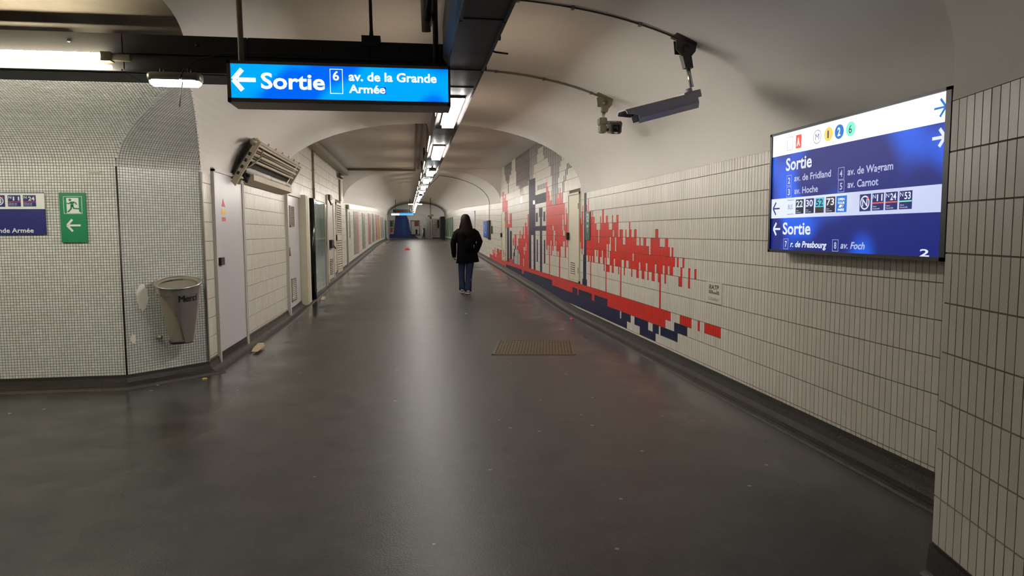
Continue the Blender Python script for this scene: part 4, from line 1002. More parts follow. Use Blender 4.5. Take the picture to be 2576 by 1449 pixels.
mb = MB(); mb.fbox(FX, -4.9, -3.243, 1.398, 1.623, 0, .008, 0); mb.fbox(FX, -4.9, -3.243, 1.623, 1.762, 0, .008, 1); mb.fbox(FX, -4.9, -3.243, 1.762, 1.769, 0, .0085, 0); mb.build('plate', ['sign_navy', 'sign_white'], t)
mb = MB(); put_text(mb, FX, 'av. de la Grande Armée', -3.955, -3.344, 1.415, .040, .0088, 0, .018)
mb.build('lettering', 'sign_white', t)
mb = MB(); mb.fbox(FX, -3.66, -3.562, 1.642, 1.745, .008, .0086, 0); ring2d(mb, FX, -3.611, 1.694, .038, .008, .0086, .0092, 1); put_text(mb, FX, 'N', -3.630, -3.592, 1.674, .040, .0092, 1, .012); mb.prism([(-3.59, 1.715), (-3.57, 1.72), (-3.58, 1.735)], FX, .0092, .0096, 2)
mb.build('night_bus_badge', ['sign_navy', 'sign_white', 'red'], t)
for u, tx in ((-3.487, '11'), (-3.363, '24')):
    mb = MB(); mb.fbox(FX, u-.052, u+.052, 1.645, 1.745, .008, .0086, 0); mb.fbox(FX, u-.052, u+.052, 1.683, 1.689, .0086, .0092, 2)
    put_text(mb, FX, 'N', u-.045, u-.022, 1.715, .022, .0092, 1, .01); put_text(mb, FX, tx, u-.010, u+.042, 1.698, .034, .0092, 1, .02)
    for z, tt in ((1.668, 'Gare'), (1.655, 'Romainville')): put_text(mb, FX, tt, u-.045, u+.02, z, .009, .0092, 1, 0)
    mb.build('bus_badge', ['sign_navy', 'sign_white', 'red'], t, label='night bus badge with number '+tx)
mb = MB(); mb.fbox(FX, -2.87, -2.775, 1.945, 1.965, -.006, -.002)
o = mb.build('nameplate', 'steel_dull'); o['label'] = 'tiny metal strip on the mosaic wall above the green exit sign'; o['category'] = 'plate'

# litter bin on the chamfer
t = thing('litter_bin', 'stainless steel wall bin reading Merci on the mosaic chamfer', 'bin', tuple(FC(.40, .29, .17)))
cu, cw = .425, .175
BZ = .055
def binp(th, z, off=0.0):
    """conical sheet: th=0 faces straight out of the wall, th>0 towards the right"""
    k = max(0, min(1, (z-.29)/.61)); e = k**.8
    a = .105+.105*e+off; b = .08+.09*e+off
    return FC(cu+.02*(1-k)+a*math.sin(th), z+BZ-.055*k**3*math.cos(th+.5), cw-.02*(1-k)+b*math.cos(th))
mb = MB(); rows = 22; cols = 36
def th0(z):
    k = (z-.29)/.61
    return -2.3 if k > .86 else (-2.3+.9*(.86-k)/.06 if k > .80 else -1.4+1.35*((.80-k)/.80)**.6)
def th1(z): return 2.5
for off in (0, -.004):
    vs = []
    for j in range(rows+1):
        z = .31+(.88-.31)*j/rows
        for i in range(cols+1): vs.append(binp(th0(z)+(th1(z)-th0(z))*i/cols, z, off))
    mb.add(vs, [(j*(cols+1)+i, j*(cols+1)+i+1, (j+1)*(cols+1)+i+1, (j+1)*(cols+1)+i) for j in range(rows) for i in range(cols)], 0, True)
mb.build('front_sheet', 'steel', t)
mb = MB(); pts = [binp(a, .883, .003) for a in [-PI+2*PI*i/40 for i in range(41)]]; mb.tube(pts, .006, 8); mb.build('rim', 'steel', t)
mb = MB()   # funnel lip falling inwards from the rim
vs = [binp(2*PI*i/32, .885, .02) for i in range(32)]+[binp(2*PI*i/32, .862, -.03) for i in range(32)]
mb.add(vs, [(i, (i+1) % 32, 32+(i+1) % 32, 32+i) for i in range(32)], 0, True); mb.build('funnel_lip', 'steel_dull', t)
mb = MB()   # inner liner seen at the cut-away
vs = []
for j in range(13):
    z = .31+(.85-.31)*j/12
    for i in range(25): vs.append(binp(-PI+2*PI*i/24, z, -.014))
mb.add(vs, [(j*25+i, j*25+i+1, (j+1)*25+i+1, (j+1)*25+i) for j in range(12) for i in range(24)], 0, True); mb.build('liner', 'steel_dull', t)
mb = MB(); mb.loft([[binp(2*PI*i/24, .30, -.002) for i in range(24)], [binp(2*PI*i/24, .335, -.001) for i in range(24)]], 0); mb.build('bottom_cap', 'dark_metal', t)
for u_, v_ in ((.29, .42), (.50, .80)):
    mb = MB(); mb.tube([FC(u_, v_, .001), FC(u_, v_, .07)], .018, 12); mb.build('fixing', 'steel_dull', t)
mb = MB(); vs, fs, xa, xb = text2d('Merci', 0)
for dx_ in (0, .03, .06):   # overlaid strokes give the heavy weight
    pts = []
    for x, y in vs:
        z = .725+y/.7*.075; th = -.42+(x+dx_-xa)/(xb-xa)*.92
        pts.append(binp(th, z, .006+dx_*.005))
    mb.add(pts, fs)
mb.build('lettering', 'ink', t)

# repair patches on the chamfer mosaic
for nm, u, v, a, b, lab in (('plaster_patch', .17, .80, .055, .13, 'pale plaster smear on the mosaic left of the litter bin'), ('plaster_patch', .07, .43, .025, .045, 'small pale plaster dab low on the chamfer near its left edge')):
    mb = MB(); n = 26
    pl = [(u+a*math.cos(2*PI*i/n)*rng.uniform(.75, 1.1), v+b*math.sin(2*PI*i/n)*rng.uniform(.8, 1.08)) for i in range(n)]
    mb.prism(pl, FC, .0, .0045); o = mb.build(nm, 'plaster'); o['label'] = lab; o['category'] = 'patch'; o['group'] = 'plaster patches'

# first grey door
def panel_door(name, lab, y0, y1, z0, z1, recess=.0):
    t = thing(name, lab, 'door', (XL, (y0+y1)/2, z0))
    return t
t = panel_door('service_door', 'tall pale grey flush door with black handle block by the chamfer', 7.56, 8.76, .08, 2.05)
FD = lambda u, v, w_: Vector((XL+w_, u, v))
mb = MB()
for a in ((7.54, 7.585, 0, 2.07), (8.735, 8.775, .03, 2.07), (7.54, 8.775, 2.045, 2.085)): mb.fbox(FD, *a, 0, .035)
mb.build('frame', 'white_paint', t)
mb = MB(); mb.fbox(FD, 7.59, 8.73, .13, 2.043, 0, .022); mb.build('leaf', 'door_grey', t)
mb = MB(); mb.fbox(FD, 7.62, 7.755, 1.06, 1.14, .022, .055); mb.build('handle', 'black', t)
mb = MB(); mb.fbox(FD, 7.83, 7.98, 1.60, 1.66, .022, .0235, 0); mb.fbox(FD, 7.83, 7.98, 1.53, 1.575, .022, .0235, 1); mb.prism([(7.84, 1.69), (7.98, 1.69), (7.90, 1.78)], FD, .022, .0235, 2)
mb.build('sticker', ['yellow', 'red', 'pink_litter'], t)
mb = MB(); mb.fbox(FD, 7.59, 8.73, .0, .128, .0, .024); mb.build('kick_plate', 'skirting', t)
mb = MB(); mb.prism([(8.30, .025), (8.70, .025), (8.66, .07), (8.40, .05)], lambda u, v, w_: Vector((XL+.19+w_, u-.1, v)), 0, .07); o = mb.build('paper_cup', 'paper'); o['label'] = 'crumpled pale wrapper at the foot of the grey door'; o['category'] = 'litter'
mb = MB(); mb.box(XL, XL+.04, 8.775, 8.80, 0, 2.03); o = mb.build('wall_strip', 'white_paint'); o['label'] = 'thin white vertical strip between grey door and tiled wall'; o['category'] = 'strip'

# recessed louvred door with its frame and pilaster
t = thing('louvred_door', 'pale louvred door in a white frame left of the black display case', 'door', (XL, 12.3, .04))
mb = MB(); mb.fbox(FD, 11.62, 11.70, .0, 2.10, 0, .055); mb.fbox(FD, 11.62, 12.98, 2.03, 2.10, 0, .055); mb.build('frame', 'white_paint', t)
mb = MB(); mb.fbox(FD, 11.70, 12.95, .13, 2.03, 0, .012); mb.build('leaf', 'door_grey', t)
mb = MB(); mb.fbox(FD, 11.70, 12.95, .0, .13, 0, .02); mb.build('kick_plate', 'skirting', t)
for z0_, z1_ in ((1.50, 1.86), (.22, .62)):
    mb = MB(); y0_, y1_ = 11.98, 12.42
    for a in ((y0_, y1_, z0_, z0_+.02), (y0_, y1_, z1_-.02, z1_), (y0_, y0_+.03, z0_, z1_), (y1_-.03, y1_, z0_, z1_)): mb.fbox(FD, *a, .012, .026)
    mb.fbox(FD, y0_+.03, y1_-.03, z0_+.02, z1_-.02, .012, .0125, 1)
    n_ = 11
    for k in range(n_):
        z = z0_+.03+k*(z1_-z0_-.05)/n_
        mb.hexa([FD(a, b, c) for c, dz in ((.013, .012), (.026, 0)) for a, b in ((y0_+.03, z+dz), (y1_-.03, z+dz), (y1_-.03, z+.007+dz), (y0_+.03, z+.007+dz))])
    mb.build('louvre', ['steel_dull', 'ink'], t)
mb = MB(); mb.bevbox(XL, XL+.14, 12.98, 13.40, .0, 2.09, .008); mb.fbox(FD, 13.1, 13.13, .02, 2.08, .14, .148); mb.build('pilaster', 'cream', t)
mb = MB(); mb.tube([FD(11.65, 1.02, .065), FD(11.65, 1.16, .065)], .012, 8); mb.build('hinge', 'steel_dull', t)

# black glazed display case
t = thing('display_case', 'black framed glass display case standing against the left wall', 'display case', (XL+.1, 14.7, .1))
mb = MB()
for cy in (13.80,):
    mb.loft([[Vector((XL+.085+.085*math.copysign(abs(math.cos(q))**.5, math.cos(q)), cy+.08*math.copysign(abs(math.sin(q))**.5, math.sin(q)), z)) for q in [2*PI*i/24 for i in range(24)]] for z in (.08, 2.07)], 0)
mb.box(XL+.17, XL+.178, 13.79, 13.81, .1, 2.06)
mb.build('end_post', 'black_gloss', t)
mb = MB(); mb.bevbox(XL, XL+.17, 15.50, 15.72, .20, 2.03, .02); mb.build('end_post', 'black_gloss', t)
mb = MB(); mb.box(XL+.01, XL+.05, 13.86, 15.52, .22, 2.04); mb.build('back_panel', 'case_back', t)
mb = MB(); mb.box(XL+.155, XL+.163, 13.87, 15.50, .22, 2.05); mb.build('glass_pane', 'glass', t)
mb = MB(); mb.box(XL, XL+.165, 13.86, 15.52, 2.03, 2.06); mb.box(XL+.15, XL+.17, 15.42, 15.50, .22, 2.03); mb.build('top_rail', 'steel_dull', t)
mb = MB(); mb.box(XL, XL+.15, 13.86, 15.52, .10, .22); mb.build('plinth', 'black', t)
FK = lambda u, v, w_: Vector((XL+.05+w_, u, v))
mb = MB(); mb.fbox(FK, 14.05, 14.9, .98, 1.78, .001, .012, 0); mb.fbox(FK, 14.25, 14.55, 1.35, 1.76, .012, .014, 1); mb.fbox(FK, 14.07, 14.3, 1.0, 1.12, .012, .014, 2); mb.fbox(FK, 14.03, 14.92, .955, .98, .001, .02, 3); mb.build('poster', ['tile_a', 'yellow', 'red', 'steel_dull'], t)
mb = MB(); mb.fbox(FK, 13.95, 15.45, .25, .90, .001, .004, 0); mb.fbox(FK, 14.2, 14.9, .55, .63, .004, .006, 1); mb.fbox(FK, 14.3, 14.85, .44, .48, .004, .006, 2); mb.build('notice', ['case_back', 'label_white', 'red'], t)
mb = MB(); mb.prism([(13.7, .0), (14.0, .0), (13.95, .05), (13.75, .03)], lambda u, v, w_: Vector((XL+.26+w_, u, v+zf(13.8))), 0, .06); o = mb.build('paper_scrap', 'paper'); o['label'] = 'small paper scrap on the floor under the black display case'; o['category'] = 'litter'

# third door and the louvred vent column
t = thing('narrow_door', 'narrow white door with lever and low louvre beyond the display case', 'door', (XL, 17.6, .2))
mb = MB(); mb.fbox(FD, 17.0, 18.2, .25, 2.14, .0, .03); mb.build('leaf', 'white_paint', t)
mb = MB(); mb.fbox(FD, 16.95, 17.05, .18, 2.3, .0, .05); mb.fbox(FD, 18.15, 18.24, .18, 2.15, 0, .05); mb.build('frame', 'cream', t)
mb = MB(); mb.fbox(FD, 17.25, 17.7, 1.02, 1.22, .03, .10); mb.tube([FD(17.5, 1.1, .08), FD(17.8, 1.0, .12)], .02, 8); mb.build('lever', 'black', t)
mb = MB()
for k in range(9):
    z = .36+k*.045; mb.fbox(FD, 17.3, 17.9, z, z+.022, .03, .038, 1); mb.fbox(FD, 17.3, 17.9, z+.022, z+.040, .03, .048, 0)
mb.build('louvre', ['cream', 'ink'], t)
mb = MB(); mb.bevbox(XL, XL+.10, 17.1, 17.5, 2.2, 2.32, .01); mb.tube([(XL+.05, 17.3, 2.2), (XL+.09, 17.4, 2.08)], .02, 8); mb.build('door_closer', 'dark_metal', t)
t = thing('wall_vent', 'tall louvred ventilation panel on the left wall before the far vault', 'vent', (XL, 19.7, .3))
mb = MB()
for a in ((19.0, 19.12, .33, 2.22), (20.28, 20.4, .33, 2.22), (19.0, 20.4, 2.16, 2.22), (19.0, 20.4, .30, .38), (19.0, 20.4, 1.18, 1.34)): mb.fbox(FD, *a, 0, .03)
mb.build('frame', 'cream', t)
mb = MB(); mb.fbox(FD, 19.12, 20.28, .38, 2.16, 0, .002); mb.build('dark_opening', 'ink', t)
for z0_, z1_, n_ in ((.40, 1.18, 12), (1.35, 2.15, 13)):
    for k in range(n_):
        z = z0_+k*(z1_-z0_)/n_
        mb = MB(); mb.hexa([FD(a, b, c) for c, dz in ((.004, .02), (.034, 0)) for a, b in ((19.2, z+dz), (20.2, z+dz), (20.2, z+.022+dz), (19.2, z+.022+dz))]); mb.build('slat', 'cream', t)

# pipes, beam and lamp of the middle bay
mb = MB(); mb.tube([(XL+.03, 14.86, 2.1), (XL+.03, 14.86, 3.2)], .022, 8)
for z in (2.3, 2.7, 3.0): mb.box(XL, XL+.055, 14.82, 14.90, z, z+.03)
o = mb.build('vertical_pipe', 'conduit'); o['label'] = 'vertical pipe on the left tiled wall above the black display case'; o['category'] = 'pipe'
mb = MB(); mb.bevbox(XL+.01, XL+.19, 12.2, 21.15, 3.10, 3.26, .02); o = mb.build('ceiling_beam', 'conduit'); o['label'] = 'painted duct along the top of the left tiled wall'; o['category'] = 'duct'
t = thing('wall_lamp', 'unlit round bulkhead lamp high on the left wall before the far vault', 'lamp', (XL+.05, 19.9, 2.9))
mb = MB(); mb.loft([[Vector((XL+.03+.10*s*math.cos(q)*.6+.06, 19.9+.35*s*math.cos(q+1.57), 2.97+dz+.0*math.sin(q))) for q in [2*PI*i/16 for i in range(16)]] for dz, s in ((-.06, .5), (-.03, .9), (.02, 1), (.07, .9), (.08, .4))], 0); mb.build('shade', 'dark_metal', t)
mb = MB(); mb.tube([(XL+.04, 19.9, 3.05), (XL+.04, 19.9, 3.2)], .015, 8); mb.build('stem', 'cable', t)
mb = MB(); mb.box(XL+.007, XL+.05, 20.0, 20.3, 2.3, 2.9); o = mb.build('cable_cover', 'khaki_metal'); o['label'] = 'narrow brown cable cover under the unlit bulkhead lamp'; o['category'] = 'cover'
mb = MB(); mb.box(XL, XL+.05, 21.9, 22.05, .35, 2.2); mb.bevbox(XL, XL+.10, 21.9, 22.2, 2.13, 2.27, .01); o = mb.build('wall_post', 'steel_dull'); o['label'] = 'thin pale post with a small box at the start of the far vault'; o['category'] = 'post'
mb = MB(); mb.bevbox(XL+.02, XL+.06, 10.0, 10.03, 2.1, 2.12, .001); 

# coloured strips on the far left wall
sp = [(22.9, 23.3, 'stripe_grey', .9, 1.75, 'short thin dark strip'), (24.6, 25.8, 'stripe_grey', .25, 1.78, 'wide grey mottled strip nearest to the camera'), (25.8, 26.7, 'stripe_pink', .22, 1.78, 'pink strip beside the wide grey strip'), (28.6, 30.2, 'stripe_green', .25, 1.72, 'mottled green grey strip after the pink one'), (32.4, 34.2, 'stripe_pink', .28, 1.72, 'grey pink strip in the middle of the row'), (35.6, 37.2, 'stripe_green', .28, 1.72, 'second green grey strip of the row'), (38.8, 40.6, 'stripe_pink', .28, 1.70, 'faded rose strip left of the orange one'), (41.4, 43.2, 'stripe_orange', .26, 1.70, 'orange yellow strip'), (45.0, 46.0, 'stripe_grey', .26, 1.6, 'dark thin strip after the orange one'), (47.2, 48.4, 'stripe_grey', .26, 1.6, 'second dark thin strip after the orange one'), (51.0, 54.0, 'stripe_deep', .12, 1.50, 'deep green strip at the far end')]
for a, b, m_, v0, v1, lab in sp:
    mb = MB(); zz = zf((a+b)/2); mb.box(XL+.005, XL+.018, a, b, zz+v0, zz+v1); mb.build('coloured_strip', m_, wall_l, label=lab)

# far hall furniture
t = thing('hanging_exit_sign', 'small distant glowing blue hanging sign at the end of the corridor', 'sign', (-.7, 48, 2.55))
mb = MB(); mb.box(-1.5, .05, 48, 48.3, 2.55, 2.72); mb.build('casing', 'dark_metal', t)
mb = MB(); mb.box(-.95, .03, 47.98, 48, 2.56, 2.70, 0); mb.build('lit_panel', 'far_blue', t, label='glowing blue end')
mb = MB(); mb.box(-1.48, -.95, 47.98, 48, 2.57, 2.69, 0); mb.build('lit_panel', 'far_white', t, label='glowing white end')
for x in (-1.2, -.2):
    mb = MB(); mb.tube([(x, 48.15, 2.7), (x, 48.15, 3.7)], .02, 6); mb.build('hanging_rod', 'dark_metal', t)
mb = MB(); mb.box(-1.4, .1, 49.0, 49.5, 2.80, 3.0); o = mb.build('cross_trunking', 'tray_dark'); o['label'] = 'dark cross trunking above the distant blue hanging sign'; o['category'] = 'trunking'
def framed(name, lab, cat, x0, x1, z0, z1, inner):
    t = thing(name, lab, cat, ((x0+x1)/2, 63.9, z0))
    mb = MB()
    for a in ((x0, x1, z0, z0+.06), (x0, x1, z1-.06, z1), (x0, x0+.06, z0, z1), (x1-.06, x1, z0, z1)): mb.fbox(FE, *a, .01, .08)
    mb.build('frame', 'steel_dull', t)
    mb = MB(); mb.fbox(FE, x0+.06, x1-.06, z0+.06, z1-.06, .01, .04); mb.build('sheet', 'tile_c', t)
    for a, b, c, d_, m_ in inner:
        mb = MB(); mb.fbox(FE, a, b, c, d_, .04, .05); mb.build('printed_patch', m_, t)
framed('framed_poster', 'framed white poster with a rust square right of the blue painted flank', 'poster', -.22, .58, 1.17, 2.5, [(.10, .5, 1.95, 2.42, 'poster_rust'), (.2, .36, 1.2, 1.65, 'ink')])
framed('framed_poster', 'narrow framed poster with green and red print left of the blue painted flank', 'poster', -2.15, -1.75, 1.2, 2.5, [(-2.08, -1.88, 1.9, 2.4, 'stripe_deep'), (-2.05, -1.9, 1.4, 1.8, 'red')])
t = thing('litter_bin', 'dark distant wall bin at the end of the corridor', 'bin', (.9, 63.8, .95))
mb = MB(); mb.prism([(.72, 1.55), (.85, 1.75), (1.02, 1.75), (1.02, 1.0), (.92, .95)], FE, .02, .25); mb.build('body', 'black', t)
mb = MB(); mb.prism([(.70, 1.25), (.80, 1.78), (.93, 1.6), (.86, 1.1)], FE, .25, .27); mb.build('side_sheet', 'steel', t)

# cable housing that folds down over the left tiled wall
t = thing('cable_housing', 'open rusty white cable housing with pipes above the left tiled wall', 'cable housing', (-1.95, 9.7, 2.02))
A0, B0 = 8.30, 11.25
def HX(s, c, y):   # s along the slope from the wall (0) up and inwards (1), c away from the plaster
    x = XL+.05+.22*s+.05*c; z = 2.12+.36*s-.06*c
    return Vector((x, y, z))
mb = MB()
mb.hexa([HX(-.25, .6, A0-.05), HX(1.12, .6, A0-.05), HX(1.12, 1.5, A0-.05), HX(-.25, 1.5, A0-.05), HX(-.25, .6, A0-.02), HX(1.12, .6, A0-.02), HX(1.12, 1.5, A0-.02), HX(-.25, 1.5, A0-.02)])
mb.build('end_plate', 'rusty_white', t)
mb = MB()
for s in (.02, .22, .42, .62): mb.tube([HX(s, .9, A0-.052), HX(s+.09, .9, A0-.052)], .016, 6)
mb.build('slots', 'ink', t)
mb = MB(); mb.hexa([HX(-.1, .5, B0), HX(1.05, .5, B0), HX(1.05, 1.3, B0), HX(-.1, 1.3, B0), HX(-.1, .5, B0+.03), HX(1.05, .5, B0+.03), HX(1.05, 1.3, B0+.03), HX(-.1, 1.3, B0+.03)]); mb.build('end_plate', 'rusty_white', t)
mb = MB(); mb.hexa([HX(-.1, .1, A0), HX(1.05, .1, A0), HX(1.05, .3, A0), HX(-.1, .3, A0), HX(-.1, .1, B0), HX(1.05, .1, B0), HX(1.05, .3, B0), HX(-.1, .3, B0)]); mb.build('back_plate', 'skirting', t)
mb = MB()
for s, c in ((1.05, 1.0), (.98, 1.15)): mb.hexa([HX(s, c, A0), HX(s+.05, c, A0), HX(s+.05, c+.2, A0), HX(s, c+.2, A0), HX(s, c, B0), HX(s+.05, c, B0), HX(s+.05, c+.2, B0), HX(s, c+.2, B0)])
for k in range(6):
    y = A0+.5+k*.45; mb.hexa([HX(s, c, yy) for yy in (y, y+.03) for s, c in ((1.08, .8), (1.16, .8), (1.16, 1.0), (1.08, 1.0))])
mb.build('top_rail', 'rusty_white', t)
for s, r in ((.86, .016), (.70, .022), (.52, .018)):
    mb = MB(); mb.tube([HX(s, .9, A0+.05), HX(s, .9, B0-.02)], r, 8); mb.build('conduit', 'rusty_white', t)
mb = MB(); mb.tube([HX(.22, 1.0, A0+.1), HX(.22, 1.0, B0-.03)], .036, 14)
for y in (A0+.55, A0+1.4, A0+2.5): mb.tube([HX(.22, 1.0, y), HX(.22, 1.0, y+.03)], .041, 14)
mb.build('pipe', 'white_paint', t)
for s in (.78, .60):
    mb = MB(); mb.tube([HX(s, .8, A0+.05), HX(s, .8, B0-.05)], .012, 6, 0); mb.build('inner_cable', 'khaki_metal', t)
mb = MB(); mb.hexa([(XL+.02, A0+.45, 2.00), (XL+.17, A0+.45, 2.04), (XL+.17, A0+.45, 2.15), (XL+.12, A0+.45, 2.16), (XL+.02, B0+.12, 2.00), (XL+.17, B0+.12, 2.04), (XL+.17, B0+.12, 2.15), (XL+.12, B0+.12, 2.16)]); mb.build('lower_cover', 'rusty_white', t)
mb = MB()
for k in range(5):
    o_ = .012*k
    mb.tube([HX(.35+.03*k, 1.0, A0+.2), HX(.15, 1.2, A0+.05+o_), HX(-.02, 1.4+.1*k, A0+.18+o_), (XL+.10+o_*.6, A0+.38, 2.08), (XL+.08, A0+.42, 2.02)], .014, 8)
mb.build('cable_bundle', 'cable_black', t)
mb = MB(); mb.tube([HX(.95, 1.0, A0+.35), HX(.75, 1.6, A0+.28), HX(.45, 1.5, A0+.12), HX(.25, 1.2, A0+.02)], .010, 8); mb.build('loop_cable', 'khaki_metal', t)
mb = MB(); mb.box(XL+.03, XL+.12, A0-.02, A0+.28, 2.035, 2.055); mb.box(XL+.02, XL+.08, A0+.18, A0+.30, 1.98, 2.035); mb.build('bracket', 'rusty_white', t)
mb = MB(); mb.tube([HX(1.0, .6, A0-.06), HX(1.0, .9, A0-.16), HX(1.0, 1.0, A0-.20)], [.014, .034, .040], 14); mb.build('cup', 'steel_dull', t)

# ================================================================== FLOOR ITEMS
t = thing('access_cover', 'square worn metal access cover set in the floor', 'access cover', (1.42, 8.05, 0))
a0, a1, a3 = Vector((.86, 7.65, 0)), Vector((1.80, 7.48, 0)), Vector((1.06, 8.66, 0))
eu, ev = (a1-a0), (a3-a0)
FH = lambda u, v, w_: a0+eu*u+ev*v+Vector((0, 0, w_))
mb = MB()
for b in ((0, 1, 0, .03), (0, 1, .97, 1), (0, .03, 0, 1), (.97, 1, 0, 1)): mb.fbox(FH, *b, .0005, .005)
mb.build('frame', 'grate', t)
mb = MB(); mb.fbox(FH, .04, .96, .04, .96, .0003, .002, 1)
mb.build('plate', ['grate', 'grate_gap'], t)
mb = MB()
for i in range(24):
    for j in range(14):
        u, v = .045+i*.038, .045+j*.0655
        mb.fbox(FH, u, u+.031, v+.004*(i % 2), v+.056+.004*(i % 2), .002, .0042)
mb.build('tread', 'grate', t, kind='stuff')
for u, v in ((.1, .12), (.93, .12)):
    mb = MB(); mb.fbox(FH, u, u+.02, v, v+.04, .0043, .0046); mb.build('lifting_hole', 'black', t)
def litter(nm, lab, x, y, sx, sy, h, m_):
    mb = MB(); n = 8
    z = zf(y); vs = [(x+sx*math.cos(2*PI*i/n)*rng.uniform(.7, 1), y+sy*math.sin(2*PI*i/n)*rng.uniform(.7, 1), z+.001) for i in range(n)]
    vs += [(x+(a-x)*.7, y+(b-y)*.7, z+h*rng.uniform(.6, 1)) for a, b, c in vs]
    mb.add(vs, [tuple(range(n, 2*n))]+[(i, (i+1) % n, n+(i+1) % n, n+i) for i in range(n)])
    o = mb.build(nm, m_); o['label'] = lab; o['category'] = 'litter'
litter('red_scrap', 'red scrap lying on the floor far down the corridor', -.30, 33.0, .16, .5, .09, 'red_litter')
litter('pink_wrapper', 'tiny pink wrapper by the right gutter under the mural', 2.48, 10.6, .035, .05, .025, 'pink_litter')
litter('cigarette_end', 'tiny orange cigarette end on the floor near the chamfer corner', -2.02, 6.85, .03, .012, .012, 'yellow')
litter('white_scrap', 'tiny white scrap on the floor left of the access cover', .86, 11.55, .025, .02, .008, 'label_white')
# ================================================================== PERSON walking away
PX, PY = 1.08, 14.35; PZ = zf(PY)
t = thing('person', 'person with long dark hair in black coat and blue jeans walking away', 'person', (PX, PY, PZ))
def W(x, y, z): return Vector((PX+x, PY+y, PZ+z))
# body: one continuous skinned figure
jts = {}; edges = []; rad = []; verts = []
def J(n, x, y, z, r, par=None, ry=None):
    jts[n] = len(verts); verts.append((x, y, z)); rad.append((r, ry or r))
    if par: edges.append((jts[par], jts[n]))
J('pelvis', .02, 0, .90, .12, None, .10)
J('belly', .02, 0, 1.05, .115, 'pelvis', .095); J('chest', .015, 0, 1.22, .13, 'belly', .10); J('neckb', .01, 0, 1.36, .06, 'chest')
J('neck', .0, .01, 1.43, .05, 'neckb'); J('skull', .0, .025, 1.50, .07, 'neck'); J('crown', .0, .02, 1.585, .072, 'skull')
for s, hp, kn, an, ft in ((-1, (-.07, .0, .85), (-.085, .05, .47), (-.08, .02, .10), (-.085, .14, .035)), (1, (.09, 0, .85), (.07, -.0, .47), (.038, -.06, .09), (.035, .07, .035))):
    n = 'L' if s < 0 else 'R'
    J(n+'hip', *hp, .085, 'pelvis'); J(n+'knee', *kn, .055, n+'hip'); J(n+'calf', kn[0], (kn[1]+an[1])/2-.02, .30, .055, n+'knee'); J(n+'ank', *an, .036, n+'calf'); J(n+'toe', *ft, .030, n+'ank')
sh = {'L': [(-.17, 0, 1.33), (-.255, -.01, 1.07), (-.245, .03, .84)], 'R': [(.19, 0, 1.33), (.295, -.03, 1.09), (.235, .045, .90)]}
for n in 'LR':
    a, b, c = sh[n]
    J(n+'sh', *a, .052, 'chest'); J(n+'el', *b, .038, n+'sh'); J(n+'wr', *c, .025, n+'el')
def hand(n, dirv, side, curl):
    a, b, c = sh[n]; w_ = Vector(c); d_ = Vector(dirv).normalized(); s_ = Vector(side).normalized(); nn = d_.cross(s_)
    p = w_+d_*.055; J(n+'palm', *p, .030, n+'wr', .018)
    for k, (o_, L_) in enumerate(((-.026, .066), (-.009, .074), (.009, .070), (.026, .055))):
        k0 = p+d_*.022+s_*o_; k1 = k0+(d_*.9+nn*curl)*L_*.5; k2 = k1+(d_*.6+nn*(curl*1.8))*L_*.5
        J('%sf%da' % (n, k), *k0, .0095, n+'palm'); J('%sf%db' % (n, k), *k1, .0088, '%sf%da' % (n, k)); J('%sf%dc' % (n, k), *k2, .0075, '%sf%db' % (n, k))
    t0 = w_+d_*.03-s_*.032; t1 = t0+(d_*.7-s_*.6)*.032; t2 = t1+(d_*.9-s_*.1+nn*curl*.5)*.028
    J(n+'t0', *t0, .012, n+'palm'); J(n+'t1', *t1, .0105, n+'t0'); J(n+'t2', *t2, .009, n+'t1')
hand('L', (.10, .12, -1), (0, -1, -.05), -.35)
hand('R', (-.35, .35, -.6), (0, -1, -.3), .3)
me = bpy.data.meshes.new('body'); me.from_pydata(verts, edges, [])
bo = bpy.data.objects.new('body', me); COL.objects.link(bo)
sk = bo.modifiers.new('s', 'SKIN'); sk.use_smooth_shade = True
for i, v in enumerate(me.skin_vertices[0].data): v.radius = rad[i]; v.use_root = (i == 0)
bo.modifiers.new('d', 'SUBSURF').levels = 2
m2 = bpy.data.meshes.new_from_object(bo.evaluated_get(bpy.context.evaluated_depsgraph_get()))
bpy.data.objects.remove(bo)
bm = bmesh.new(); bm.from_mesh(m2)
# face on the far side of the head
for v in bm.verts:
    c = v.co
    if c.z > 1.44 and c.y > .06:
        g = lambda x, z, s: math.exp(-((c.x-x)**2+(c.z-z)**2)/s)
        c.y += .022*g(0, 1.535, .0003)+.008*g(0, 1.50, .0002)-.010*g(-.03, 1.555, .0003)-.010*g(.03, 1.555, .0003)+.010*g(0, 1.465, .0006)
bmesh.ops.transform(bm, matrix=Matrix.Translation((0, 0, 0)), verts=bm.verts)
bm.to_mesh(m2); bm.free(); m2.name = 'body'; m2.materials.clear(); m2.materials.append(M['skin'])
m2.polygons.foreach_set('use_smooth', [True]*len(m2.polygons))
o = bpy.data.objects.new('body', m2); COL.objects.link(o); o.parent = t; WL[o.name] = Vector((PX, PY, PZ))
mb = MB()
for sx in (-.03, .03):
    bm = bmesh.new(); bmesh.ops.create_uvsphere(bm, u_segments=10, v_segments=8, radius=.011, matrix=Matrix.Translation(W(sx, .093, 1.555))); mb.bm(bm, 0, True)
mb.build('eye', 'label_white', t)
def ell(cx, cy, z, a, b, n=28, e=.85, wob=0, ph=0, tilt=0):
    out = []
    for i in range(n):
        q = 2*PI*i/n; c, s = math.cos(q), math.sin(q); k = 1+wob*math.sin(5*q+ph)+wob*.6*math.sin(9*q+2*ph)
        out.append(W(cx+a*k*math.copysign(abs(c)**e, c), cy+b*k*math.copysign(abs(s)**e, s), z+tilt*c))
    return out
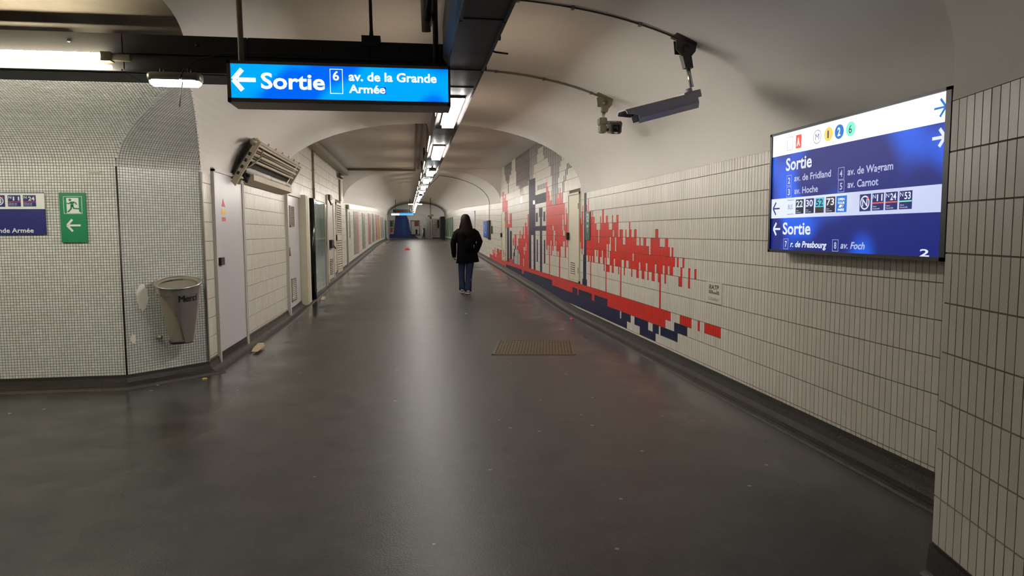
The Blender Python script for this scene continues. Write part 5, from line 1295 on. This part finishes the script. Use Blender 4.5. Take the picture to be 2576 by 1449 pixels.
# coat
mb = MB()
rg = [(.655, .035, .0, .235, .135, .03), (.665, .035, 0, .238, .14, .03), (.78, .03, 0, .222, .135, .02), (.92, .025, 0, .208, .13, .015), (1.05, .02, 0, .198, .125, .012), (1.18, .015, -.002, .205, .13, .008), (1.28, .01, -.003, .212, .125, .005), (1.335, .008, -.002, .20, .105, 0), (1.37, .005, 0, .15, .085, 0), (1.395, .0, .004, .085, .07, 0), (1.43, .0, .01, .066, .064, 0)]
mb.loft([ell(x, y, z, a, b, 36, .85, wb, k*.7, .012 if k < 3 else 0) for k, (z, x, y, a, b, wb) in enumerate(rg)], 0)
ct = mb.build('coat', 'coat', t)
for n in 'LR':
    a, b, c = [Vector(v) for v in sh[n]]
    pts = [a+Vector((.05 if n == 'L' else -.05, 0, .0)), a+(b-a)*.22+Vector(((.0 if n == 'L' else -.0), 0, -.01)), a+(b-a)*.6, b, b+(c-b)*.35, b+(c-b)*.75, c+(c-b)*.08]
    mb = MB(); mb.tube([W(*p) for p in pts], [.060, .074, .072, .066, .062, .055, .050], 18); mb.build('sleeve', 'coat', t)
mb = MB(); mb.tube([W(*(Vector(sh['L'][2])+Vector((0, 0, -.0)))), W(-.242, .04, .80), W(-.238, .045, .765)], [.040, .044, .036], 12); 
for o_ in (-.024, -.008, .008, .024): mb.tube([W(-.238, .045-o_, .78), W(-.232, .045-o_, .745), W(-.215, .045-o_, .715)], [.0145, .014, .012], 8)
mb.tube([W(-.235, .075, .80), W(-.222, .088, .775), W(-.215, .088, .752)], [.013, .012, .010], 8)
mb.build('glove', 'coat', t)
mb = MB(); mb.loft([ell(0, .0, 1.375, .105, .088), ell(0, -.005, 1.42, .095, .08)], 0); mb.build('collar', 'coat', t)
# jeans
def leg(pts, nm='trouser_leg'):
    mb = MB(); mb.loft([ell(x, y, z, a, b, 22, .95, .012, z*9) for (x, y, z, a, b) in pts], 0); mb.build(nm, 'jeans', t)
leg([(-.065, 0, .90, .105, .11), (-.065, .01, .78, .088, .095), (-.08, .035, .62, .078, .085), (-.088, .045, .47, .068, .075), (-.086, .02, .30, .064, .070), (-.082, .015, .14, .067, .078), (-.082, .015, .075, .069, .082)])
leg([(.09, 0, .90, .11, .11), (.092, .0, .78, .095, .098), (.085, .0, .62, .085, .088), (.070, -.005, .47, .074, .078), (.054, -.03, .30, .068, .072), (.040, -.055, .12, .070, .08), (.037, -.058, .05, .072, .084)])
# shoes
for x, y, lift in ((-.085, .04, .02), (.035, -.035, 0)):
    mb = MB()
    pr = [(-.115, .028, .04), (-.10, .036, .062), (-.03, .040, .07), (.05, .043, .055), (.11, .040, .038), (.145, .022, .028)]
    mb.loft([[W(x+w_*math.copysign(abs(math.cos(q))**.7, math.cos(q)), y+yy, lift+.022+h/2+h/2*math.sin(q)) for q in [2*PI*i/14 for i in range(14)]] for yy, w_, h in pr], 0)
    s_ = mb.build('shoe', 'shoe', t)
    mb = MB(); mb.loft([[W(x+w_*1.08*math.cos(q)*(1 if abs(math.cos(q)) < .9 else 1), y+yy, lift+.014+.012*math.sin(q)) for q in [2*PI*i/12 for i in range(12)]] for yy, w_, h in [(-.122, .030, 0)]+[(a, b, c) for a, b, c in pr]+[(.152, .018, 0)]], 0)
    mb.build('sole', 'sole', s_)
# hair: skull cap and the long fall down the back
mb = MB()
mb.loft([ell(0, -.002+dy, z, a, b, 40, 1, wb, z*30) for z, a, b, dy, wb in ((1.672, .008, .008, 0, 0), (1.668, .035, .04, 0, 0), (1.652, .064, .075, 0, .01), (1.62, .088, .102, -.004, .012), (1.575, .099, .108, -.012, .014), (1.53, .104, .098, -.026, .016), (1.48, .112, .085, -.042, .02), (1.42, .125, .072, -.058, .025), (1.36, .138, .062, -.072, .03), (1.30, .147, .055, -.084, .035), (1.25, .142, .046, -.092, .05), (1.215, .118, .034, -.096, .09), (1.20, .07, .02, -.098, .12))], 0)
hr = mb.build('hair', 'hair', t)
mb = MB()
for k in range(34):
    x = -.145+.29*k/33; q = rng.uniform(-.01, .01)
    mb.tube([W(x*.62, -.085-.02*math.cos(x*8), 1.56+q), W(x*.85, -.105, 1.42), W(x, -.128+abs(x)*.25, 1.30), W(x*rng.uniform(.95, 1.08), -.122+abs(x)*.25, 1.19+rng.uniform(-.02, .035))], [.008, .010, .010, .003], 6)
mb.build('strands', 'hair', t, kind='stuff')
# backpack on her back
t2 = thing('backpack', 'small black backpack worn on the back of the walking person', 'bag', tuple(W(.06, -.15, .82)))
mb = MB(); mb.loft([ell(.07, -.155, z, a, b, 24, .7) for z, a, b in ((.86, .06, .015), (.875, .08, .03), (.95, .095, .038), (1.06, .09, .036), (1.13, .07, .026), (1.15, .04, .012))], 0); mb.build('pouch', 'bag', t2)
mb = MB(); mb.tube([W(.155, -.19, .97), W(.162, -.188, 1.0), W(.160, -.185, 1.03)], .004, 6); mb.build('zip_pull', 'steel', t2)
mb = MB(); mb.tube([W(.02, -.155, 1.17), W(-.06, -.15, 1.26), W(-.11, -.09, 1.36), W(-.10, .02, 1.40)], .010, 8); mb.build('strap', 'bag', t2)
mb = MB(); mb.tube([W(.11, -.155, 1.17), W(.14, -.15, 1.26), W(.14, -.09, 1.37), W(.12, .02, 1.40)], .010, 8); mb.build('strap', 'bag', t2)
